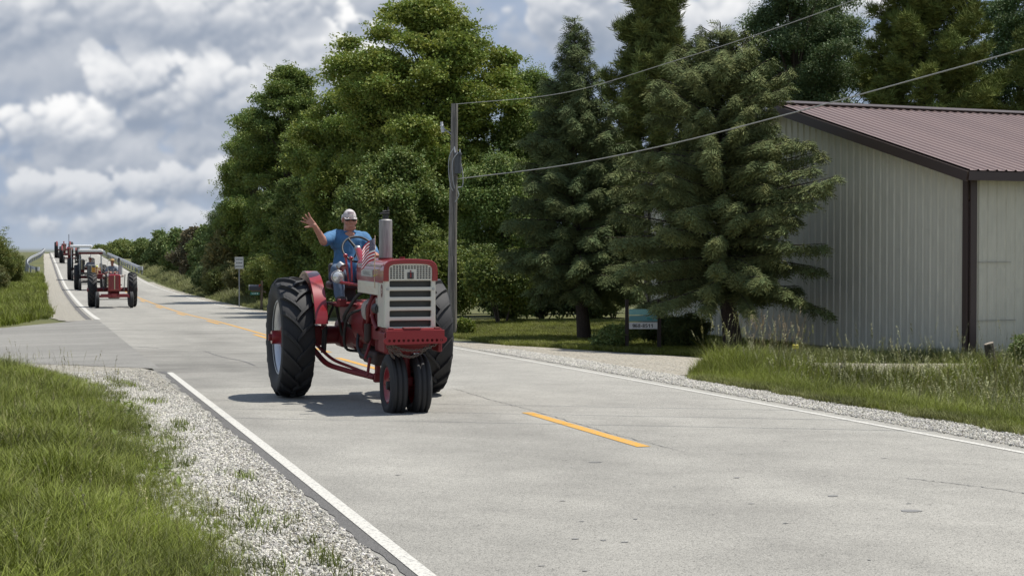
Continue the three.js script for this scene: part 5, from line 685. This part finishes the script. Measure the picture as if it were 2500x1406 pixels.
{
  const t = thing('person', 'driver in a blue shirt, white cap and dark glasses waving one raised hand', 'person', [0, 0, 0]); t.applyMatrix4(T1.matrixWorld);
  const hx = -.14, sL = [-.335, 2.055, .06], eL = [-.50, 1.985, .26], wL = [-.635, 2.185, .34], sR = [.065, 2.035, .06], eR = [.16, 1.80, .26], wR = [.06, 1.80, .60], pel = [hx, 1.55, 0], chest = [hx, 1.92, .02];
  const headC = [hx, 2.255, .13];
  const core = [bone(sL, eL, .062, .050), bone(eL, wL, .050, .031), bone(sR, eR, .062, .050), bone(eR, wR, .048, .031), bone([hx, 2.04, .05], [hx, 2.18, .10], .068, .066), bone([hx - .10, 1.99, .04], [hx + .10, 1.98, .04], .11, .11), bone([hx, 1.70, .03], chest, .14, .15)];
  const head = [bone([hx, 2.175, .10], [hx, 2.19, .11], .062, .06), bone([hx, 2.27, .115], [hx, 2.285, .11], .094, .094, [.88, 1.08, 1.05]), bone([hx, 2.185, .165], [hx, 2.21, .165], .055, .066, [1.05, 1, 1]), bone([hx - .035, 2.155, .17], [hx + .035, 2.155, .17], .036), bone([hx, 2.255, .215], [hx, 2.225, .238], .014, .020), bone([hx - .045, 2.225, .185], [hx + .045, 2.225, .185], .036), bone([hx - .090, 2.26, .115], [hx - .092, 2.235, .115], .018, .013, [.6, 1.3, 1]), bone([hx + .090, 2.26, .115], [hx + .092, 2.235, .115], .018, .013, [.6, 1.3, 1]), bone([hx, 2.10, .09], [hx, 2.17, .12], .066, .066), bone([hx - .022, 2.178, .222], [hx + .022, 2.178, .222], .010)];
  const up = [wL[0] - eL[0], wL[1] - eL[1], wL[2] - eL[2]];
  part(t, 'body', [fleshed(core, .03, 84), fleshed(head, .012, 64), fleshed([bone([wL[0] + .02, wL[1] - .03, wL[2] - .01], wL, .031, .029), ...hand(wL, [-.76, .62, .12], [.05, .02, 1], 1.0, 1.06, .12, -1)], .008, 72), fleshed([bone([wR[0] + .01, wR[1], wR[2] - .05], wR, .031, .029), ...hand(wR, [-.3, .45, .85], [-.3, -.8, .3], .2, 1.1, 1.1, 1)], .008, 60)], M_skin);
  const g = .014; const sleeveL = [lerp(sL[0], eL[0], .86), lerp(sL[1], eL[1], .86), lerp(sL[2], eL[2], .86)], sleeveR = [lerp(sR[0], eR[0], .86), lerp(sR[1], eR[1], .86), lerp(sR[2], eR[2], .86)];
  part(t, 'shirt', fleshed([bone(sL, sleeveL, .070, .072), bone(sR, sleeveR, .070, .072), bone([hx - .15, 2.03, .04], [hx + .15, 2.015, .04], .095, .095), bone([hx - .11, 1.98, .05], [hx + .11, 1.97, .05], .13, .13), bone([hx, 1.66, .06], [hx, 1.92, .05], .185, .165, [1.06, 1, .88]), bone([hx, 1.56, .05], [hx, 1.66, .06], .18, .185, [1.08, 1, .9]), bone([hx - .06, 2.055, .05], [hx - .03, 2.10, .05], .05, .03), bone([hx + .06, 2.055, .05], [hx + .03, 2.10, .05], .05, .03)], .035, 92, .010), M_shirt);
  part(t, 'collar', X(new THREE.TorusGeometry(.082, .012, 8, 30), new THREE.Matrix4().makeRotationX(1.05).setPosition(hx, 2.075, .085)), M_shirt); part(t, 'neck_skin', fleshed([bone([hx, 2.03, .125], [hx, 2.09, .11], .05, .06), bone([hx - .03, 2.07, .13], [hx + .03, 2.07, .13], .035)], .015, 32), M_skin);
  const kL = [-.385, 1.625, .56], kR = [.05, 1.625, .56], fL = [-.37, 1.27, .66], fR = [.07, 1.27, .68];
  part(t, 'jeans', fleshed([bone([hx - .10, 1.53, .02], [hx + .10, 1.53, .02], .145, .145), bone([hx - .11, 1.54, .05], kL, .105, .080), bone([hx + .11, 1.54, .05], kR, .105, .080), bone(kL, fL, .076, .060), bone(kR, fR, .076, .060)], .03, 84, .005), M_jeans);
  for (const f of [fL, fR]) part(t, 'shoe', [rbox(.11, .09, .28, .04, f[0], 1.262, f[2] + .08)], mat({ c: [.05, .04, .035], roughness: .6 }));
  const cap = new THREE.SphereGeometry(.101, 28, 14, 0, 6.2832, 0, 1.60); { const P = cap.attributes.position; for (let i = 0; i < P.count; i++) { const y = P.getY(i), z = P.getZ(i), k = y > .06 ? 1 : 1; P.setXYZ(i, P.getX(i) * .87, y * (z > 0 ? 1.02 : .92) + (z > 0 ? .006 * z / .1 : 0), z * 1.05 * k); } cap.computeVertexNormals(); } cap.rotateX(.05); cap.translate(hx, 2.292, .108); const M_cap = mat({ c: [.52, .48, .475], roughness: .85 });
  const cp = part(t, 'cap', cap, M_cap); const vs = new THREE.Shape(); vs.absellipse(0, 0, .080, .105, 0, Math.PI); vs.lineTo(.080, 0); const visor = ext(vs, .006, .002, 14); { const P = visor.attributes.position; for (let i = 0; i < P.count; i++) { const x = P.getX(i), y = P.getY(i), z = P.getZ(i); P.setXYZ(i, x, z - x * x * 5.5 - y * .42, y); } visor.computeVertexNormals(); } part(cp, 'visor', move(visor, hx, 2.312, .188), mat({ c: [.42, .39, .39], roughness: .85 }));
  const txt = canvasTex(256, 96, (c, w, h) => { c.fillStyle = '#bfb8b7'; c.fillRect(0, 0, w, h); c.fillStyle = '#7c2f48'; for (let k = 0; k < 7; k++) c.fillRect(26 + k * 30, 34 + Math.abs(k - 3) * 3, 20, 26); }); const cg = new THREE.CylinderGeometry(.0955, .1022, .038, 16, 1, true, -.5, 1.0); cg.scale(.92, 1, 1.06); part(cp, 'cap_badge', move(cg, hx, 2.343, .112), mat({ map: txt, roughness: .9, side: THREE.DoubleSide }));
  part(t, 'hair', [bone([hx - .085, 2.27, .08], [hx - .083, 2.30, .08], .022, .02, [.6, 1.2, 1.6]), bone([hx + .085, 2.27, .08], [hx + .083, 2.30, .08], .022, .02, [.6, 1.2, 1.6]), bone([hx, 2.26, .035], [hx, 2.30, .03], .07, .07, [1, 1, .5])].map((b) => fleshed([b], .01, 24)), mat({ c: [.55, .53, .51], roughness: .9 }));
  const gl = part(t, 'sunglasses', [ball(.034, hx - .038, 2.258, .206, 1.1, .82, .5), ball(.034, hx + .038, 2.258, .206, 1.1, .82, .5)], mat({ phys: 1, c: [.008, .008, .009], roughness: .25 })); part(gl, 'frame', [box(.024, .006, .01, hx, 2.27, .224), box(.004, .008, .12, hx - .078, 2.27, .16, 0, .12, 0), box(.004, .008, .12, hx + .078, 2.27, .16, 0, -.12, 0)], M_black);
}
console.log('driver done');
// a seated driver for the tractors farther off: one continuous figure with hat
function farDriver(label, root, y, z, shirt, hat) {
  const t = thing('person', label, 'person', [0, 0, 0]); root.updateMatrixWorld(true); t.applyMatrix4(root.matrixWorld);
  const S = [-.19, .19], w = [[-.13, y + .32, z + .55], [.13, y + .32, z + .55]], e = [[-.30, y + .28, z + .22], [.30, y + .28, z + .22]];
  part(t, 'body', [fleshed([bone([0, y + .62, z + .02], [0, y + .70, z + .04], .055, .06), bone([0, y + .78, z + .05], [0, y + .80, z + .05], .092, .09, [.88, 1.15, 1]), bone([0, y + .72, z + .10], [0, y + .74, z + .10], .05, .055), bone([0, y + .765, z + .14], [0, y + .745, z + .15], .014, .016), bone(e[0], w[0], .045, .03), bone(e[1], w[1], .045, .03), bone([S[0], y + .52, z], e[0], .05, .045), bone([S[1], y + .52, z], e[1], .05, .045), bone([-.1, y + .5, z], [.1, y + .5, z], .09)], .025, 60), fleshed(hand(w[0], [.3, .2, .9], [0, -1, .2], .2, 1, 1, 1), .008, 36), fleshed(hand(w[1], [-.3, .2, .9], [0, -1, .2], .2, 1, 1, -1), .008, 36)], M_skin);
  part(t, 'shirt', fleshed([bone([S[0], y + .52, z], [lerp(S[0], e[0][0], .7), y + .36, z + .16], .072, .068), bone([S[1], y + .52, z], [lerp(S[1], e[1][0], .7), y + .36, z + .16], .072, .068), bone([-.11, y + .50, z], [.11, y + .50, z], .115), bone([0, y + .1, z], [0, y + .42, z], .16, .15)], .035, 52, .005), shirt);
  part(t, 'trousers', fleshed([bone([-.09, y + .04, z], [-.16, y + .12, z + .48], .10, .08), bone([.09, y + .04, z], [.16, y + .12, z + .48], .10, .08), bone([-.16, y + .12, z + .48], [-.17, y - .26, z + .56], .075, .06), bone([.16, y + .12, z + .48], [.17, y - .26, z + .56], .075, .06)], .03, 52), M_jeans);
  part(t, 'hat', hat === 'straw' ? [latheHat(.21, y + .855, z + .05)] : [ball(.10, 0, y + .845, z + .05, .95, .75, 1.05), box(.13, .012, .10, 0, y + .845, z + .17, .2, 0, 0)], hat === 'straw' ? mat({ c: [.40, .27, .12], roughness: .9 }) : mat({ c: [.25, .05, .05], roughness: .8 }));
  part(t, 'dark_glasses', [ball(.024, -.034, y + .775, z + .135, 1.1, .8, .5), ball(.024, .034, y + .775, z + .135, 1.1, .8, .5)], M_black);
}
function latheHat(R, y, z) { const g = new THREE.LatheGeometry([[0, .10], [.06, .10], [.085, .07], [.095, .0], [R * .8, -.012], [R, .012], [R, .004], [R * .8, -.022], [.09, -.012]].map(([a, b]) => new THREE.Vector2(a, b)), 28); return g.translate(0, y, z); }

// ---------------------------------------------------------------- the tractors coming over the hill
function oldTractor({ label, s, o, hoodW = .42, hoodTop = 1.5, body = M_red, wide = true, R = .74, W = .34, track = 1.72, fr = .36, ftrack = 1.42, grille, stack = 0, canopy, driver, fenders = true, len = 2.3, hoodBot = .95, yaw = 0, lamps = true, extra }) {
  const p = onRoad(s, o), t = thing('farm_tractor', label, 'tractor', p.toArray(), ANG + yaw, 'tractors coming over the hill'); t.rotation.order = 'YXZ'; t.rotation.x = Math.atan((hRoad(s + 1.5) - hRoad(s - 1.5)) / 3) ;
  rearWheel(t, -track / 2, R, W, 20, -1, M_rim, M_red); rearWheel(t, track / 2, R, W, 20, 1, M_rim, M_red);
  if (wide) { frontWheel(t, -ftrack / 2, len, fr, .17, -1, 2); frontWheel(t, ftrack / 2, len, fr, .17, 1, 2); part(t, 'front_axle', [rbox(ftrack - .1, .11, .11, .02, 0, fr + .16, len), rbox(.26, .18, .2, .03, 0, fr + .2, len), cylAB([-ftrack / 2, fr, len], [-ftrack / 2 + .12, fr + .22, len], .04), cylAB([ftrack / 2, fr, len], [ftrack / 2 - .12, fr + .22, len], .04), rbox(.5, .05, .06, .015, -.35, fr + .24, len + .02), rbox(.5, .05, .06, .015, .35, fr + .24, len + .02)], body); part(t, 'steering_rod', cylAB([-ftrack / 2 + .1, fr + .02, len - .14], [ftrack / 2 - .1, fr + .02, len - .14], .018), M_iron); }
  else { frontWheel(t, -.13, len, fr, .15, -1, 2); frontWheel(t, .13, len, fr, .15, 1, 2); part(t, 'front_post', [cylAB([0, fr, len], [0, hoodBot, len - .05], .07), cylAB([-.13, fr, len], [.13, fr, len], .03)], M_redDull); }
  const sec = new THREE.Shape(), w = hoodW / 2; sec.moveTo(-w, hoodBot); sec.lineTo(-w, hoodTop - .12); sec.quadraticCurveTo(-w, hoodTop - .01, -w + .13, hoodTop); sec.lineTo(w - .13, hoodTop); sec.quadraticCurveTo(w, hoodTop - .01, w, hoodTop - .12); sec.lineTo(w, hoodBot); sec.lineTo(-w, hoodBot);
  part(t, 'hood', move(ext(sec, len - .75, .012, 8), 0, 0, .95), body);
  const gm = grille ?? body; const gr = part(t, 'grille', [rbox(hoodW * .96, hoodTop - hoodBot - .02, .12, .05, 0, (hoodTop + hoodBot) / 2, len + .24)], gm); for (let k = -3; k <= 3; k++) if (k) part(gr, 'grille_bar', box(.012, hoodTop - hoodBot - .18, .02, k * hoodW * .12, (hoodTop + hoodBot) / 2 - .02, len + .305), body === M_red ? M_redDull : M_iron); part(gr, 'name_strip', rbox(.04, hoodTop - hoodBot - .12, .025, .008, 0, (hoodTop + hoodBot) / 2, len + .31), mat({ c: [.55, .48, .30], roughness: .4 }));
  part(t, 'engine_block', [rbox(hoodW * .9, .42, len - .9, .04, 0, hoodBot - .15, 1.25), rbox(.34, .5, .9, .05, 0, .85, .45)], M_redDull); part(t, 'axle_housing', cylAB([-track / 2, R, 0], [track / 2, R, 0], .10), M_redDull);
  part(t, 'belly', [rbox(.3, .18, .9, .03, 0, .55, 1.3), box(.02, .14, .02, -.25, .50, 1.9), box(.02, .14, .02, .25, .50, 1.9)], M_iron);
  part(t, 'platform', rbox(.8, .04, .6, .01, 0, 1.02, .40), M_iron); part(t, 'seat', [rbox(.44, .08, .40, .03, 0, 1.22, -.05), rbox(.42, .26, .07, .03, 0, 1.36, -.26)], M_iron);
  part(t, 'steering_wheel', spokeWheel([0, 1.58, .58], .19, -.9), M_black); part(t, 'steering_column', cylAB([0, 1.56, .60], [0, hoodTop - .1, 1.1], .03), M_iron);
  if (fenders) for (const sd of [-1, 1]) { const f = new THREE.Shape(); f.absarc(0, 0, R + .09, .5, 2.3, false); f.absarc(0, 0, R + .07, 2.3, .5, true); const g = ext(f, .16, .003, 16); g.rotateY(-Math.PI / 2); part(t, 'fender', move(g, sd > 0 ? track / 2 - W * .2 : -track / 2 + .16 - W * .2 + .1, R, 0), body); }
  if (lamps) for (const sd of [-1, 1]) { const l = part(t, 'headlamp', [latheX([[0, -.08], [.045, -.07], [.062, 0], [.055, .012]], 16).applyMatrix4(new THREE.Matrix4().makeRotationY(-Math.PI / 2).setPosition(sd * (hoodW / 2 + .16), hoodTop - .08, 1.15))], body); part(l, 'lens', [latheX([[.056, 0], [.03, .02], [0, .024]], 16).applyMatrix4(new THREE.Matrix4().makeRotationY(-Math.PI / 2).setPosition(sd * (hoodW / 2 + .16), hoodTop - .08, 1.165))], M_cream); part(t, 'lamp_bar', cylAB([sd * hoodW / 2, hoodTop - .14, 1.15], [sd * (hoodW / 2 + .16), hoodTop - .12, 1.13], .014), M_iron); }
  if (stack) part(t, 'exhaust_stack', [cylAB([-.08, hoodTop, 1.8], [-.08, hoodTop + stack, 1.8], .032), cylAB([-.08, hoodTop + .05, 1.8], [-.08, hoodTop + Math.min(.5, stack * .55), 1.8], .065, .06)], M_iron);
  if (canopy) { const cy = canopy.y, sh = new THREE.Shape(); rr(sh, -canopy.w / 2, -canopy.d / 2, canopy.w / 2, canopy.d / 2, .12); const g = ext(sh, .10, .05, 6); g.rotateX(-Math.PI / 2); part(t, 'canopy', move(g, 0, cy, canopy.z), canopy.m); if (canopy.rim) part(t, 'canopy_fringe', [box(canopy.w, .17, .02, 0, cy - .10, canopy.z + canopy.d / 2), box(canopy.w, .17, .02, 0, cy - .10, canopy.z - canopy.d / 2), box(.02, .17, canopy.d, -canopy.w / 2, cy - .10, canopy.z), box(.02, .17, canopy.d, canopy.w / 2, cy - .10, canopy.z)], canopy.rim); for (const sx of [-1, 1]) for (const sz of [-1, 1]) part(t, 'canopy_post', cylAB([sx * (canopy.w / 2 - .06), 1.05, canopy.z + sz * (canopy.d / 2 - .06)], [sx * (canopy.w / 2 - .06), cy, canopy.z + sz * (canopy.d / 2 - .06)], .022), canopy.pm ?? M_galv); }
  if (extra) extra(t);
  if (driver) farDriver(driver[0], t, 1.28, .0, driver[1], driver[2]);
  return t;
}
const M_white = mat({ c: [.68, .68, .66], roughness: .5 });
oldTractor({ label: 'small red tractor with a wide front axle, second in the line', s: 80.9, o: -1.92, hoodW: .52, hoodTop: 1.52, hoodBot: .78, R: .80, W: .38, track: 1.80, fr: .37, ftrack: 1.50, len: 2.15, stack: 0, fenders: false, driver: ['driver in a wide straw hat on the small red tractor', mat({ c: [.17, .19, .22] }), 'straw'],
  extra: (t) => { part(t, 'radiator_cap', cylAB([.02, 1.52, 2.1], [.02, 1.60, 2.1], .03), M_redDull); part(t, 'air_stack', [cylAB([.30, 1.50, 1.6], [.30, 1.90, 1.6], .085, .085, 16), cylAB([.30, 1.90, 1.6], [.30, 1.92, 1.6], .095)], mat({ c: [.40, .42, .43], roughness: .45, metalness: .4 })); part(t, 'exhaust_pipe', [cylAB([.26, 1.5, 1.0], [.26, 2.18, 1.0], .035), cylAB([.26, 2.1, 1.0], [.26, 2.26, 1.0], .045)], M_iron); part(t, 'flag_rod', cylAB([-.24, 1.2, 2.2], [-.30, 2.1, 2.1], .008), M_cream); part(t, 'side_box', [rbox(.30, .26, .4, .03, -.55, 1.42, .9), ball(.07, -.60, 1.62, .9)], M_redDull); part(t, 'hitch_arm', [cylAB([.44, .78, 1.7], [.52, 1.5, 1.2], .02), cylAB([.62, .78, 1.6], [.66, 1.42, 1.3], .028), cylAB([-.44, .78, 1.7], [-.50, 1.35, 1.2], .02)], M_iron); } });
oldTractor({ label: 'dark tractor under a red edged canopy with a yellow crate in front', s: 120.4, o: -1.75, body: M_iron, grille: mat({ c: [.15, .16, .17], roughness: .5 }), hoodW: .48, hoodTop: 1.75, hoodBot: .9, R: .86, W: .42, track: 1.75, fr: .40, ftrack: 1.5, len: 2.4, stack: 0, fenders: true, canopy: { y: 2.62, w: 1.55, d: 1.5, z: .35, m: M_white, rim: mat({ c: [.13, .01, .014], roughness: .6 }) }, driver: ['driver in a cap beneath the red edged canopy', mat({ c: [.25, .27, .34] }), 'cap'] });
{ const [x, Z] = plan(117.7, -1.45), c = thing('yellow_crate', 'yellow slatted crate carried on the front of the canopied tractor', 'crate', [x, ground(x, Z) + 1.02, -Z], ANG), m = mat({ c: [.55, .28, .03], roughness: .6 }); for (let k = 0; k < 4; k++) part(c, 'slat', box(.56, .10, .025, 0, .06 + k * .135, .24), m); for (let k = 0; k < 4; k++) for (const sd of [-1, 1]) part(c, 'slat', box(.025, .10, .46, sd * .27, .06 + k * .135, 0), m); part(c, 'corner_post', [box(.05, .56, .03, -.25, .28, .265)], m); part(c, 'corner_post', [box(.05, .56, .03, .25, .28, .265)], m); part(c, 'centre_post', box(.05, .56, .03, 0, .28, .265), mat({ c: [.18, .03, .02] })); part(c, 'lamp', ball(.085, .04, .60, .1), mat({ c: [.72, .74, .25], roughness: .4 })); part(c, 'crate_floor', box(.54, .03, .5, 0, -.01, 0), m); }
oldTractor({ label: 'dark tractor under a plain white canopy, fourth in the line', s: 146.5, o: -1.75, body: M_iron, hoodW: .5, hoodTop: 1.75, hoodBot: .9, R: .92, W: .46, track: 1.75, fr: .42, ftrack: 1.5, len: 2.4, stack: .5, canopy: { y: 2.75, w: 1.7, d: 1.5, z: .2, m: M_white, pm: M_white } });
oldTractor({ label: 'red tractor with a tall exhaust stack near the crest', s: 203, o: -1.7, R: .98, W: .46, track: 1.8, fr: .42, hoodTop: 1.8, hoodBot: .95, len: 2.5, wide: true, ftrack: 1.3, stack: 1.55, body: M_redDull, driver: ['driver in red on the tractor near the crest', mat({ c: [.32, .03, .04] }), 'cap'] });
oldTractor({ label: 'dark tractor topping the crest behind the tall stack, last in the line', s: 232, o: -1.9, R: 1.05, W: .46, track: 1.95, fr: .42, hoodTop: 1.9, hoodBot: .95, len: 2.5, body: M_redDull, driver: ['driver on the last tractor at the crest', mat({ c: [.08, .09, .10] }), 'cap'] });
console.log('people done');
renderer.render(scene, camera);
